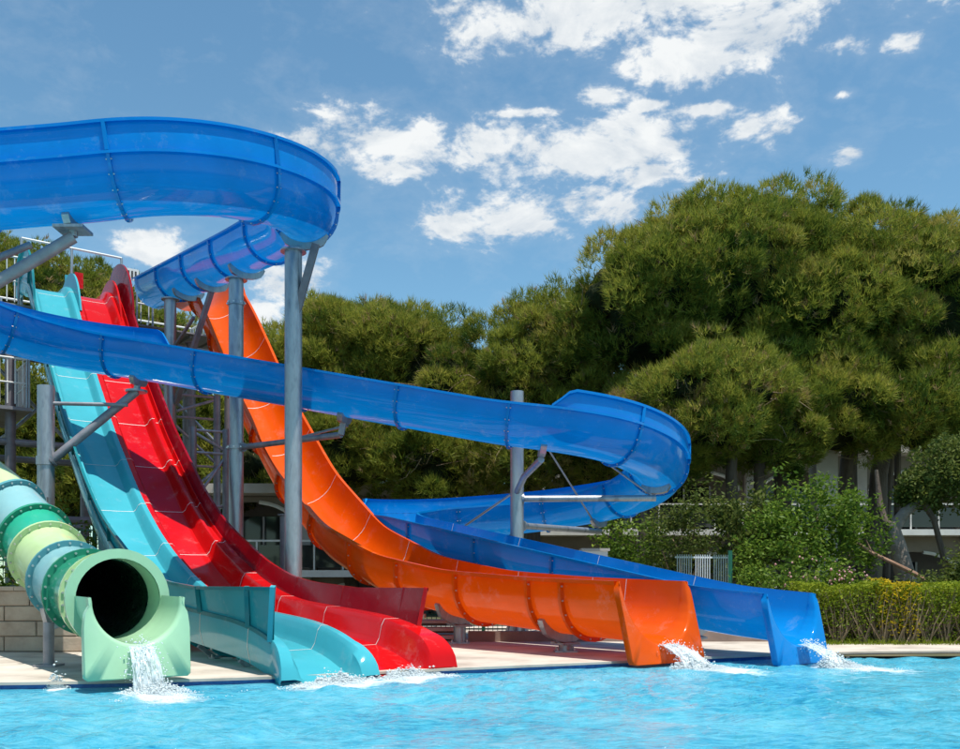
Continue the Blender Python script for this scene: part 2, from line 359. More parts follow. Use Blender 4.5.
def water():
    xs = np.concatenate([np.linspace(-30, -9, 30), np.arange(-8.9, 10.2, 0.05), np.linspace(10.4, 40, 40)])
    t = np.concatenate([np.linspace(-12, 3.5, 24), np.arange(3.6, 8.6, 0.05), np.linspace(8.65, 9.0, 8)])
    tt = (t-8.6)/0.4                                  # last strip follows the pool edge
    X, T = np.meshgrid(xs, t)
    E = edge_s(X)+0.004
    Y = np.where(T <= 3.5, T, 3.5+(T-3.5)/(9.0-3.5)*(E-3.5))
    Z = np.zeros_like(X)
    r = np.random.default_rng(3)
    for k in range(80):
        lam = math.exp(r.uniform(math.log(0.12), math.log(0.8))); a = r.uniform(0, 2*math.pi)
        kx, ky = 2*math.pi/lam*math.cos(a), 2*math.pi/lam*math.sin(a)
        Z += 0.0064*lam**0.9*np.sin(kx*X+ky*Y+r.uniform(0, 6.28)+0.7*np.sin(0.9*X+1.3*Y+k))
    Z *= 1.0+0.5*np.sin(0.7*X+1.1)*np.sin(0.8*Y)
    fade = np.clip((E-Y)/0.6, 0, 1)*0.75+0.25
    Z = np.clip(Z*fade*0.65, -0.05, 0.05*fade+0.005)
    n, m_ = X.shape
    Vv = np.stack([X, Y, Z], -1).reshape(-1, 3)
    idx = np.arange(n*m_).reshape(n, m_)
    FA = np.stack([idx[:-1, :-1], idx[:-1, 1:], idx[1:, 1:], idx[1:, :-1]], -1).reshape(-1, 4)
    w = tag(fastmesh('pool_water', Vv, FA, 'pool_water', smooth=True), kind='structure')
    fo = np.zeros(len(Vv))
    for c, rd, ld, fl, fw in FOAM:
        q = Vv[:, :2]-c; a = q@rd; b = q@ld
        k = np.exp(-(b/(fw*(0.42+0.3*np.clip(a/fl, 0, 1))))**2)*np.clip(1-a/fl, 0, 1)*np.clip((a+0.45)/0.3, 0, 1)
        fo = np.maximum(fo, k)
    at_ = w.data.attributes.new('foam', 'FLOAT', 'POINT'); at_.data.foreach_set('value', fo.astype(np.float32))

# ------------------------------------------------------------------ sweeps
def resample(pts, ds=0.06):
    pts = np.asarray(pts, float)
    s = np.concatenate([[0], np.cumsum(np.linalg.norm(np.diff(pts, axis=0), axis=1))])
    n = int(s[-1]/ds)+2; t = np.linspace(0, s[-1], n)
    return np.stack([np.interp(t, s, pts[:, i]) for i in range(pts.shape[1])], -1), t
def smooth(a, w):
    if w < 2: return a
    k = np.ones(w)/w; p = np.pad(a, (w, w), mode='reflect', reflect_type='odd')
    return np.convolve(np.convolve(p, k, 'same'), k, 'same')[w:-w]
class Path:
    def __init__(s, P):
        s.P = np.asarray(P, float)
        s.s = np.concatenate([[0], np.cumsum(np.linalg.norm(np.diff(s.P, axis=0), axis=1))])
        T = np.gradient(s.P, axis=0); T /= np.linalg.norm(T, axis=1)[:, None]
        s.T = T; s.L = s.s[-1]
    def at(s, q):
        P = np.array([np.interp(q, s.s, s.P[:, i]) for i in range(3)])
        T = np.array([np.interp(q, s.s, s.T[:, i]) for i in range(3)]); T /= np.linalg.norm(T)
        R = np.cross(T, [0, 0, 1]); R /= np.linalg.norm(R); U = np.cross(R, T)
        return P, T, R, U
    def near(s, x, y, lo=0, hi=1e9):
        d = (s.P[:, 0]-x)**2+(s.P[:, 1]-y)**2; d = np.where((s.s < lo) | (s.s > hi), 1e9, d); return s.s[int(np.argmin(d))]
    def pt(s, q, a, b, back=0.0):
        P, T, R, U = s.at(q); return P+R*a+U*b+T*back
def sweep(path, s0, s1, prof, step=0.12, closed=False):
    """prof(q) -> list of (right, up)"""
    n = max(2, int((s1-s0)/step)+1); V = []; Fc = []
    for q in np.linspace(s0, s1, n):
        P, T, R, U = path.at(q); pr = prof(q)
        for a, b in pr: V.append(P+R*a+U*b)
    m = len(pr); k = m if closed else m-1
    for i in range(n-1):
        for j in range(k):
            j2 = (j+1) % m
            Fc.append((i*m+j, (i+1)*m+j, (i+1)*m+j2, i*m+j2))
    return V, Fc
def normals2(pr, closed=False):
    p = np.array(pr); 
    if closed: t = np.roll(p, -1, 0)-np.roll(p, 1, 0)
    else: t = np.gradient(p, axis=0)
    t /= np.linalg.norm(t, axis=1)[:, None]+1e-9
    return np.stack([t[:, 1], -t[:, 0]], -1)         # outward for a left-to-right U
def flange(path, q, pr, mat, parent, out=0.055, th=0.04, bolts=8, closed=False, bolt_r=0.011, seam=True, name='joint_flange', up_only=None):
    pr = np.array(pr); nn = normals2(pr, closed)
    V = []; Fc = []; m = len(pr)
    for k in range(m):
        a, b = pr[k]; o = pr[k]+nn[k]*out
        V += [path.pt(q, a, b, -th/2), path.pt(q, o[0], o[1], -th/2), path.pt(q, o[0], o[1], th/2), path.pt(q, a, b, th/2)]
    for k in range(m if closed else m-1):
        k2 = (k+1) % m
        for j in range(3): Fc.append((k*4+j, k2*4+j, k2*4+j+1, k*4+j+1))
    f = obj(name, V, Fc, mat, parent, smooth=True, angle=35)
    if bolts:
        mb = MB(); s = np.concatenate([[0], np.cumsum(np.linalg.norm(np.diff(pr, axis=0), axis=1))])
        for t in (np.arange(bolts)+0.5)/bolts*s[-1]:
            c = np.array([np.interp(t, s, pr[:, 0]), np.interp(t, s, pr[:, 1])]); nv = np.array([np.interp(t, s, nn[:, 0]), np.interp(t, s, nn[:, 1])])
            c = c+nv*out*0.55
            mb.tube([path.pt(q, c[0], c[1], -th/2-0.018), path.pt(q, c[0], c[1], th/2+0.018)], bolt_r, 6)
        tag(mb.build('bolts', 'bolt_metal', f), kind='stuff')
    if seam:
        pi = pr-nn*0.003
        V = []; Fc = []
        for k in range(m):
            V += [path.pt(q, pi[k][0], pi[k][1], -0.006), path.pt(q, pi[k][0], pi[k][1], 0.006)]
        for k in range(m if closed else m-1): k2 = (k+1) % m; Fc.append((k*2, k2*2, k2*2+1, k*2+1))
        obj('joint_seam', V, Fc, 'sealant', f)
    return f
def uprof(w=0.56, H=0.75, n=16, lip=0.055, flare=0.02):
    pr = [(-w-flare, H)]
    for k in range(n+1):
        a = -math.pi/2+math.pi*k/n
        pr.append((w*math.sin(a), min(w, H*0.92)*(1-math.cos(a))))
    pr.append((w+flare, H)); return pr
def with_lip(pr, lip=0.055, drop=0.035):
    a, b = pr[0]; c, d = pr[-1]
    return [(a-lip, b-drop), (a-lip, b+0.004), (a, b+0.006)]+list(pr)+[(c, d+0.006), (c+lip, d+0.004), (c+lip, d-drop)]

def end_plate(path, q, pr, wide, low, mat, parent, name='exit_lip', lean=0.30, th=0.07, H=None, top_r=0.12):
    """flat end panel of a flume: a skirt with the trough cut out of it, leaning forward at its foot"""
    pr = np.array(pr); m = len(pr); H = H or pr[0][1]
    # outer boundary: down the left side, along the foot, up the right side
    segs = [(pr[0][0]-0.012, H+0.004), (-wide+top_r*0.35, H-0.03-top_r*0.12), (-wide+top_r*0.08, H-top_r*0.7), (-wide, H-top_r*1.4), (-wide, low+0.03), (-wide+0.03, low), (wide-0.03, low), (wide, low+0.03), (wide, H-top_r*1.4), (wide-top_r*0.08, H-top_r*0.7), (wide-top_r*0.35, H-0.03-top_r*0.12), (pr[-1][0]+0.012, H+0.004)]
    segs = np.array(segs); sl = np.concatenate([[0], np.cumsum(np.linalg.norm(np.diff(segs, axis=0), axis=1))])
    ps = np.concatenate([[0], np.cumsum(np.linalg.norm(np.diff(pr, axis=0), axis=1))])
    t = np.linspace(0, 1, 64)
    inn = np.stack([np.interp(t*ps[-1], ps, pr[:, i]) for i in (0, 1)], -1)
    outp = np.stack([np.interp(t*sl[-1], sl, segs[:, i]) for i in (0, 1)], -1)
    nn = normals2(inn)
    V = []; Fc = []
    def fwd(b): return lean*(H-b)
    for k in range(len(t)):
        i0 = inn[k]; o0 = outp[k]; i1 = i0+nn[k]*0.035
        rows = [(i0-nn[k]*0.004, 0.0), (i0-nn[k]*0.004, th*0.55), (i0+nn[k]*0.010, th*0.85), (i1, th), (o0-(o0-i1)*0.04, th), (o0, th-0.015), (o0, -0.02)]
        for n_, (p, f) in enumerate(rows): V.append(path.pt(q, p[0], p[1], f+(fwd(p[1]) if n_ else 0)))
    r = 7
    for k in range(len(t)-1):
        for j in range(r-1): Fc.append((k*r+j, k*r+j+1, (k+1)*r+j+1, (k+1)*r+j))
    Fc.append(tuple(range(r))); 
    return obj(name, V, Fc, mat, parent, smooth=True, angle=50)

# ------------------------------------------------------------------ steel posts and saddles
def saddle(path, q, pr, parent, lo=0.25, hi=0.75, out0=0.004, out1=0.12, th=0.10, mat='galvanised'):
    pr = np.array(pr); nn = normals2(pr); m = len(pr); V = []; Fc = []
    t = np.linspace(lo, hi, 13)*(m-1)
    for k, x in enumerate(t):
        c = np.array([np.interp(x, range(m), pr[:, i]) for i in (0, 1)]); nv = np.array([np.interp(x, range(m), nn[:, i]) for i in (0, 1)])
        e = min(1, 4*min(k, 12-k)/12+0.35)
        a = c+nv*out0; b = c+nv*(out0+(out1-out0)*e)
        V += [path.pt(q, *a, -th/2), path.pt(q, *b, -th/2), path.pt(q, *b, th/2), path.pt(q, *a, th/2)]
    for k in range(12):
        for j in range(4): Fc.append((k*4+j, (k+1)*4+j, (k+1)*4+(j+1) % 4, k*4+(j+1) % 4))
    Fc += [(0, 1, 2, 3), (51, 50, 49, 48)]
    return obj('saddle', V, Fc, mat, parent)
def pole(label, x, y, z0, z1, r, mat='galvanised', group=None, fins=True, collar=True, name='support_post'):
    t = thing(name, label, 'post', (x, y, z0), group)
    mb = MB(); mb.tube([(x, y, z0+0.02), (x, y, z1)], r, 28); mb.build('pipe', mat, t, smooth=True)
    mb = MB(); mb.tube([(x, y, z0), (x, y, z0+0.03)], r*2.1, 24); bp = mb.build('base_plate', mat, t, smooth=True)
    if fins:
        mb = MB()
        for k in range(8):
            a = 2*math.pi*k/8; e = np.array([math.cos(a), math.sin(a), 0]); f = np.array([-math.sin(a), math.cos(a), 0])
            c = np.array([x, y, z0+0.031]); w = 0.008
            P = [c+e*r*0.97+f*w, c+e*r*1.9+f*w, c+e*r*1.0+f*w+np.array([0, 0, 0.32]), c+e*r*0.97-f*w, c+e*r*1.9-f*w, c+e*r*1.0-f*w+np.array([0, 0, 0.32])]
            mb.add(P, [(0, 1, 2), (5, 4, 3), (0, 3, 4, 1), (1, 4, 5, 2), (2, 5, 3, 0)])
        mb.build('base_fins', mat, bp)
    if collar:
        mb = MB(); mb.tube([(x, y, z1), (x, y, z1+0.025)], r*1.5, 24); mb.build('top_plate', mat, t, smooth=True)
    return t
def arm(parent, a, b, r, mat='dull_steel', plates=True):
    mb = MB(); mb.tube([a, b], r, 14); o = mb.build('arm', mat, parent, smooth=True)
    if plates:
        a = np.array(a, float); b = np.array(b, float); t = (b-a)/np.linalg.norm(b-a)
        mb = MB(); mb.tube([a-t*0.01, a+t*0.03], r*1.7, 12); mb.build('end_flange', mat, o, smooth=True)
    return o
def pedestal(label, path, q, pr, z0=DECK, r=0.10, a=0.0, group='short pedestals under the slide run-outs', mat='galvanised'):
    P = path.pt(q, a, 0)
    low = min(p[1] for p in pr)
    b = path.pt(q, a, low-0.13)
    t = thing('pedestal', label, 'post', (b[0], b[1], z0), group)
    mb = MB(); mb.tube([(b[0], b[1], z0+0.018), (b[0], b[1], b[2]-0.02)], r, 20); mb.build('pipe', mat, t, smooth=True)
    mb = MB(); mb.box((b[0], b[1], z0+0.01), (0.32, 0.32, 0.02)); bp = mb.build('base_plate', mat, t)
    mb = MB()
    for i in (-1, 1):
        for j in (-1, 1): mb.tube([(b[0]+i*0.12, b[1]+j*0.12, z0+0.02), (b[0]+i*0.12, b[1]+j*0.12, z0+0.06)], 0.014, 6)
    tag(mb.build('anchor_bolts', 'bolt_metal', bp), kind='stuff')
    P, T, R, U = path.at(q)
    mb = MB(); mb.box(b+np.array([0, 0, -0.005]), (0.34, 0.26, 0.03), (R, T, U)); 
    for i in (-1, 1): mb.bar(b+R*0.13*i, b+R*0.34*i+U*0.16, 0.05, 0.05)
    mb.build('head_plate', mat, t)
    saddle(path, q, pr, t, mat=mat)
    return t

# ------------------------------------------------------------------ the long blue flume
def arc(c, R, a0, a1, n=60):
    return [(c[0]+R*math.cos(math.radians(a)), c[1]+R*math.sin(math.radians(a))) for a in np.linspace(a0, a1, n)]
C1, R1 = np.array([-5.23, 15.4]), 2.3
LS = 2.0; C1L = C1-np.array([LS, 0])          # the high turn is an oval: two half circles and a straight
C2, R2 = np.array([0.96, 18.3]), 2.5
C3, R3 = np.array([-0.70, 19.6]), 1.2
START = np.array([-8.35, 24.0]); EXIT = np.array([4.00, 12.25])
# heading of the straight between the clockwise and the counter-clockwise turn
best = min(np.linspace(-60, 20, 1601), key=lambda h: (lambda p1, p2, hh: abs((p2-p1)[0]*math.sin(hh)-(p2-p1)[1]*math.cos(hh)))(
    C1L+R1*np.array([-math.sin(math.radians(h)), math.cos(math.radians(h))]), C2+R2*np.array([math.sin(math.radians(h)), -math.cos(math.radians(h))]), math.radians(h)))
H12 = best
vc = C1-START; dc = np.linalg.norm(vc); H0 = math.degrees(math.atan2(vc[1], vc[0])+math.asin(R1/dc)); PHI0 = H0+90; L0 = math.sqrt(dc*dc-R1*R1)
plan = [tuple(START)]+arc(C1, R1, PHI0, -90, 80)+arc(C1L, R1, -90, H12+90-360, 100)+arc(C2, R2, H12-90, 90, 90)+arc(C3, R3, 90, 221.2, 50)+[tuple(EXIT)]
plan, ps = resample(plan, 0.05)
def s_of(x, y, lo, hi):
    d = (plan[:, 0]-x)**2+(plan[:, 1]-y)**2; d[(ps < lo) | (ps > hi)] = 1e9; return ps[int(np.argmin(d))]

def ring_s(phi): return L0+R1*math.radians(PHI0-phi)+(LS if phi < -90 else 0)
sR = ring_s(H12-270); str_len = np.linalg.norm((C2+R2*np.array([math.sin(math.radians(H12)), -math.cos(math.radians(H12))]))-(C1L+R1*np.array([-math.sin(math.radians(H12)), math.cos(math.radians(H12))])))
sT = sR+str_len                                                    # start of the right-hand turn
def turn_s(phi): return sT+R2*math.radians(phi-(H12-90))
sF = turn_s(90)+ (C2[0]-C3[0])                                      # start of the left-hand turn
def left_s(phi): return sF+R3*math.radians(phi-90)
kn = [(0, 8.1), (L0-2.1, 7.20), (L0, 6.97), (ring_s(0), 6.72), (ring_s(-90), 6.16), (ring_s(-90)+LS, 6.0), (ring_s(-180), 5.60), (sR, 4.92),
      (sT, 3.38), (turn_s(-60), 3.14), (turn_s(-20), 2.80), (turn_s(20), 2.52), (turn_s(90), 2.14), (sF, 2.02), (left_s(180), 1.86), (left_s(221), 1.74), (ps[-1]-1.2, 0.36), (ps[-1], 0.26)]
z = smooth(np.interp(ps, [k[0] for k in kn], [k[1] for k in kn]), 14)
sm = 9
BP = Path(np.stack([smooth(plan[:, 0], sm), smooth(plan[:, 1], sm), z], -1))
scale_s = BP.L/ps[-1]
def B(s): return s*scale_s
UP = uprof(0.53, 0.65)
blue = thing('flume_slide', 'long open blue flume slide winding in two big turns down to the pool', 'water slide', (EXIT[0], EXIT[1], 0.0))
nsec = 27; cuts = list(np.linspace(0, BP.L, nsec+1))
for i in range(nsec):
    v, f = sweep(BP, cuts[i], cuts[i+1], lambda q: with_lip(UP), 0.12)
    obj('flume_section', v, f, 'blue', blue, smooth=True, angle=50)
for q in cuts[1:-1]: flange(BP, q, UP, 'blue', blue, 0.05, 0.045, 10)
def splash_wall(path, parent, s0, s1, side, h, mat, off=0.548, z0=0.652, ramp_a=0.35, ramp_b=0.35, name='splash_wall', splits=()):
    edges = [s0]+[c for c in splits if s0+0.25 < c < s1-0.25]+[s1]
    for i in range(len(edges)-1):
        def prof(q):
            k = min(1, max(0.06, (q-s0)/ramp_a), max(0.06, (s1-q)/ramp_b)); hh = h*k
            pr = [(off, 0), (off+0.012, hh*0.5), (off+0.006, hh*0.85), (off-0.01, hh), (off+0.05, hh+0.004), (off+0.05, hh-0.04)]
            return [(side*a, z0+0.006+b) for a, b in pr]
        v, f = sweep(path, edges[i], edges[i+1], prof, 0.1)
        w = obj(name, v, f, mat, parent, smooth=True, angle=50)
        if i:
            mb = MB(); q = edges[i]
            mb.bar(path.pt(q, side*(off+0.03), z0+0.01), path.pt(q, side*(off+0.03), z0+h), 0.045, 0.05); mb.build('joint_rib', mat, w)
splash_wall(BP, blue, B(ring_s(62)), B(sR+0.45), -1, 0.42, 'blue', splits=cuts)
splash_wall(BP, blue, B(turn_s(-87)), B(left_s(182)), 1, 0.31, 'blue', ramp_a=0.25, splits=cuts)
end_plate(BP, BP.L-0.02, UP, 0.615, -0.24, 'blue', blue)

# ------------------------------------------------------------------ orange slide
def straight(x0, y0, x1, y1, knots, w=18, pre=0.0):
    L = math.hypot(x1-x0, y1-y0); t = np.arange(-pre, L+0.001, 0.05)
    z = smooth(np.interp(t, [k[0] for k in knots], [k[1] for k in knots]), w)
    return Path(np.stack([x0+(x1-x0)*t/L, y0+(y1-y0)*t/L, z], -1))
OP = straight(-7.08, 23.5, 2.20, 12.1, [(-0.9, 8.1), (0.1, 8.0), (0.7, 7.5), (1.5, 6.6), (3, 4.75), (5, 2.75), (7, 1.42), (9, 0.75), (11, 0.45), (13, 0.33), (14.7, 0.27)], 14, 0.9)
OPR = uprof(0.62, 0.80)
orange = thing('body_slide', 'steep open orange slide ending in a wide mouth over the pool', 'water slide', (2.20, 12.1, 0.0))
oc = list(np.linspace(0, OP.L, 12)); oc = oc[:-1]+[OP.L-1.0, OP.L]; oc = sorted(set(oc))
for i in range(len(oc)-1):
    def prof(q):
        k = 1.0
        if q < 1.7: k = 1.0+0.35*math.sin(math.pi*max(0, min(1, q/1.7)))
        return with_lip([(a, b*k) for a, b in OPR], 0.07, 0.05)
    v, f = sweep(OP, oc[i], oc[i+1], prof, 0.11); obj('slide_section', v, f, 'orange', orange, smooth=True, angle=50)
for q in oc[1:-1]: flange(OP, q, OPR, 'orange', orange, 0.07, 0.05, 12, bolt_r=0.013)
end_plate(OP, OP.L-0.02, OPR, 0.705, -0.23, 'orange', orange)

# ------------------------------------------------------------------ teal and red racing lanes
TU = np.array([0.58, -0.815]); TV = np.array([0.815, 0.58])
LK = [(-1.2, 8.0), (0.0, 7.95), (0.5, 7.55), (2, 5.85), (4, 3.95), (6, 2.40), (7, 1.74), (8, 1.22), (9, 0.84), (10, 0.58), (10.8, 0.47), (12, 0.40), (13.2, 0.33), (14.0, 0.22), (14.7, -0.02)]
def lane_path(lat, L=14.4, dx=0.0):
    x0, y0 = -9.9+TV[0]*lat, 22.0+TV[1]*lat
    return straight(x0, y0, x0+TU[0]*L, y0+TU[1]*L, LK, 12, 1.2)
TP = lane_path(-0.24, 14.75); RP = lane_path(0.68, 14.65); LW = 0.93
def lipdrop(q, L, h):              # the trough walls roll down over the last half metre
    d = L-q
    return h*math.sqrt(max(0.02, 1-max(0, (0.42-d)/0.43)**2))
def teal_prof(q, L):
    e = lipdrop(q, L, 1.0); r = max(0, min(1, (q-9.0)/3.0)); h = (0.16+0.12*r)*e; hl = (0.2+0.10*r)*e
    fl = 0.10*max(0, min(1, (q-(L-0.5))/0.5))
    return [(-0.50-fl, h-0.03), (-0.49-fl, h), (-0.40-fl*0.6, h), (-0.36, h*0.8), (-0.33, h*0.25), (-0.29, 0.0), (0, -0.005), (0.31, 0.0), (0.37, hl*0.2), (0.41, hl*0.7), (0.43+fl*0.5, hl), (0.54+fl, hl), (0.555+fl, hl-0.05), (0.555+fl, hl-0.24*e), (0.50+fl, -0.16*e+0.02)]
def red_prof(q, L):
    e = lipdrop(q, L, 1.0); r = max(0, min(1, (q-9.0)/3.0)); h = (0.16+0.06*r)*e; hr = (0.20+0.12*r)*e; g = (1-r)
    fl = 0.10*max(0, min(1, (q-(L-0.5))/0.5))
    return [(-0.66-fl, hr-0.22*e), (-0.66-fl, hr), (-0.58-fl, hr), (-0.555, hr-0.10*g*e), (-0.47, hr-0.10*g*e), (-0.445, hr), (-0.39, hr), (-0.35, hr*0.75), (-0.325, hr*0.25), (-0.28, 0.0), (0, -0.005), (0.29, 0), (0.33, h*0.25), (0.36, h*0.8), (0.40+fl*0.5, h), (0.505+fl*0.5, h), (0.515+fl*0.5, h-0.03)]
def wallh(q, base, top, L):
    r = max(0, min(1, (q-8.3)/2.4)); h = base+(top-base)*r
    if q < 2.6: h += 0.46*math.sin(math.pi*min(1, max(0, q/2.6)))**0.8
    if q < 0.9: h *= math.sqrt(max(0.01, 1-((0.9-q)/0.9)**2))
    return h
def lane(name, label, path, prof, mat, wmat, side, wall_off, wall_z, cutlen, guard_z=1.0):
    t = thing(name, label, 'water slide', (path.P[-1][0], path.P[-1][1], 0.0))
    L = path.L; n = int(L/1.45); cuts = list(np.linspace(0, L-1.15, n))+[L]
    prof0 = prof; prof = lambda q, L_: [(a*LW, b) for a, b in prof0(q, L_)]; wall_off *= LW
    for i in range(len(cuts)-1):
        v, f = sweep(path, cuts[i], cuts[i+1], lambda q: prof(q, L), 0.06 if i == len(cuts)-2 else 0.12)
        obj('lane_section', v, f, mat, t, smooth=True, angle=38)
    for q in cuts[1:-1]:
        pr = prof(q, L)
        flange(path, q, [(a, b) for a, b in pr], mat, t, 0.012, 0.03, 0)
    s1 = L-cutlen; edges = [0.0]+[c for c in cuts[1:-1] if c < s1-0.4]+[s1]
    for i in range(len(edges)-1):
        def wp(q):
            h = wallh(q, 0.24, 0.24, L); z0 = wall_z+0.1*max(0, min(1, (q-9.0)/3.0)); P_, T_, R_, U_ = path.at(q)
            k = max(0, min(1, (q-10.2)/1.6)); top = z0+h; top += k*(max((guard_z-P_[2])/U_[2], z0+0.3)-top); low = z0-0.10; low += k*(min(low, (0.50-P_[2])/U_[2])-low)
            return [(side*(wall_off+0.035), low), (side*(wall_off+0.035), z0), (side*wall_off, z0), (side*(wall_off+0.03), (z0+top)/2), (side*(wall_off+0.055), top), (side*(wall_off+0.10), top), (side*(wall_off+0.10), top-0.04)]
        v, f = sweep(path, edges[i], edges[i+1], wp, 0.1)
        w = obj('side_wall', v, f, wmat, t, smooth=True, angle=38)
        q = edges[i+1]; P = wp(q)
        mb = MB(); last = i == len(edges)-2
        mb.bar(path.pt(q, P[2][0]+side*0.035, P[2][1]-0.02, -0.02), path.pt(q, P[4][0]+side*0.02, P[4][1], -0.02), 0.075 if last else 0.05, 0.05)
        mb.build('wall_joint', mat if last else wmat, w)
    return t, cuts
teal, tcuts = lane('racing_slide', 'turquoise racing lane slide with a tall outer panel on its left', TP, teal_prof, 'teal', 'teal_shaded', 1, 0.515, 0.205, 0.55, 1.01)
red, rcuts = lane('racing_slide', 'bright red racing lane slide beside the turquoise lane', RP, red_prof, 'red', 'red_shaded', -1, 0.60, 0.205, 0.72, 0.99)
# second inner fin at the head of the red lane and of the teal lane
for path, t, side, off, mat in ((RP, red, -1, 0.42, 'red'), (TP, teal, 1, 0.44, 'teal'), (TP, teal, -1, 0.45, 'teal')):
    def fp(q):
        k = math.sin(math.pi*min(1, max(0, (q-0.2)/2.2))); h = 0.03+0.30*k
        return [(side*off, 0.16), (side*(off+0.01), 0.16+h), (side*(off+0.05), 0.16+h), (side*(off+0.05), 0.16)]
    v, f = sweep(path, 0.2, 2.4, fp, 0.08); obj('head_fin', v, f, mat, t, smooth=True, angle=38)
# ribs under the run-outs
for path, t, mat, pf in ((TP, teal, 'teal_shaded', teal_prof), (RP, red, 'red_shaded', red_prof)):
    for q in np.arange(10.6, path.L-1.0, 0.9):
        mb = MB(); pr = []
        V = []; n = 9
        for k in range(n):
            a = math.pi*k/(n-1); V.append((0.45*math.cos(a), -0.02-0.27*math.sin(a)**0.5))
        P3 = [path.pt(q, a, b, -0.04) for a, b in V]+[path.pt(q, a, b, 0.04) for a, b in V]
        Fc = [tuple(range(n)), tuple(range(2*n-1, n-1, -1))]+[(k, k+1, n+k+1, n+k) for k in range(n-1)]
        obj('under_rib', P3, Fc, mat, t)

# ------------------------------------------------------------------ mint tube slide
ME = np.array([-3.42, 9.28]); MU = np.array([0.60, -0.80])
kn = [(0, 0.44), (1.2, 0.46), (2.2, 0.56), (3.2, 0.76), (4.2, 1.10), (5.2, 1.62), (6.5, 2.4), (8, 3.3), (10, 3.8), (11.5, 4.5)]
t = np.arange(0, 11.5, 0.05); hd = np.radians(126.87+np.clip((t-3.9)/2.6, 0, 1)*40)
mx_ = ME[0]+np.concatenate([[0], np.cumsum(np.cos(hd)*0.05)])[:-1]; my_ = ME[1]+np.concatenate([[0], np.cumsum(np.sin(hd)*0.05)])[:-1]
zz = smooth(np.interp(t, [k[0] for k in kn], [k[1] for k in kn]), 14)
MP = Path(np.stack([mx_, my_, zz], -1)[::-1])
mint = thing('tube_slide', 'closed tube slide in bands of mint, green and pale blue', 'water slide', (ME[0], ME[1], 0))
TR = 0.43
def circ(r=TR, n=36): return [(-r*math.sin(2*math.pi*k/n+0.001), TR-r*math.cos(2*math.pi*k/n)) for k in range(n)][::-1]
def tube_sec(q0, q1, mat, n=36):
    v, f = sweep(MP, q0, q1, lambda q: circ(TR, n), 0.1, True); return obj('tube_section', v, f, mat, mint, smooth=True, angle=60)
L = MP.L
bands = [(L-0.62, L-1.02, 'mint'), (L-1.02, L-1.85, 'green'), (L-1.85, L-2.75, 'sky_blue'), (L-2.75, L-3.95, 'pale_green'), (L-3.95, L-4.75, 'emerald'), (L-4.75, L-5.6, 'sky_blue'), (L-5.6, L-6.8, 'pale_green'), (L-6.8, L-8.0, 'green'), (L-8.0, L-9.3, 'sky_blue'), (L-9.3, 0, 'mint')]
fm = ['mint', 'pale_green', 'green', 'flange_blue', 'pale_green', 'green', 'flange_blue', 'emerald', 'green', 'sky_blue']
for i, (a, b, mt) in enumerate(bands):
    tube_sec(b, a, mt)
    pr = circ()
    if i: flange(MP, a, pr, fm[i], mint, 0.07, 0.045, 22, True, 0.014, seam=False)
flange(MP, L-0.62, circ(), 'mint', mint, 0.10, 0.05, 0, True, seam=False, name='exit_collar')
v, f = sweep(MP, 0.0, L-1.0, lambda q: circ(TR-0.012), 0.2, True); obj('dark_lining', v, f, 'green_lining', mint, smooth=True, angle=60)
# mint inner lining of the mouth, then the open lower half
half = [(-TR*math.cos(a), TR-TR*math.sin(a)*1.0) for a in np.linspace(0.0, math.pi, 24)]
half = [(-TR-0.006, TR+0.04)]+half+[(TR+0.006, TR+0.04)]
v, f = sweep(MP, L-0.62, L, lambda q: half, 0.1); obj('open_mouth', v, f, 'mint', mint, smooth=True, angle=50)
end_plate(MP, L-0.02, half, 0.515, -0.33, 'mint', mint, lean=0.10, th=0.07, H=TR+0.04, top_r=0.22)
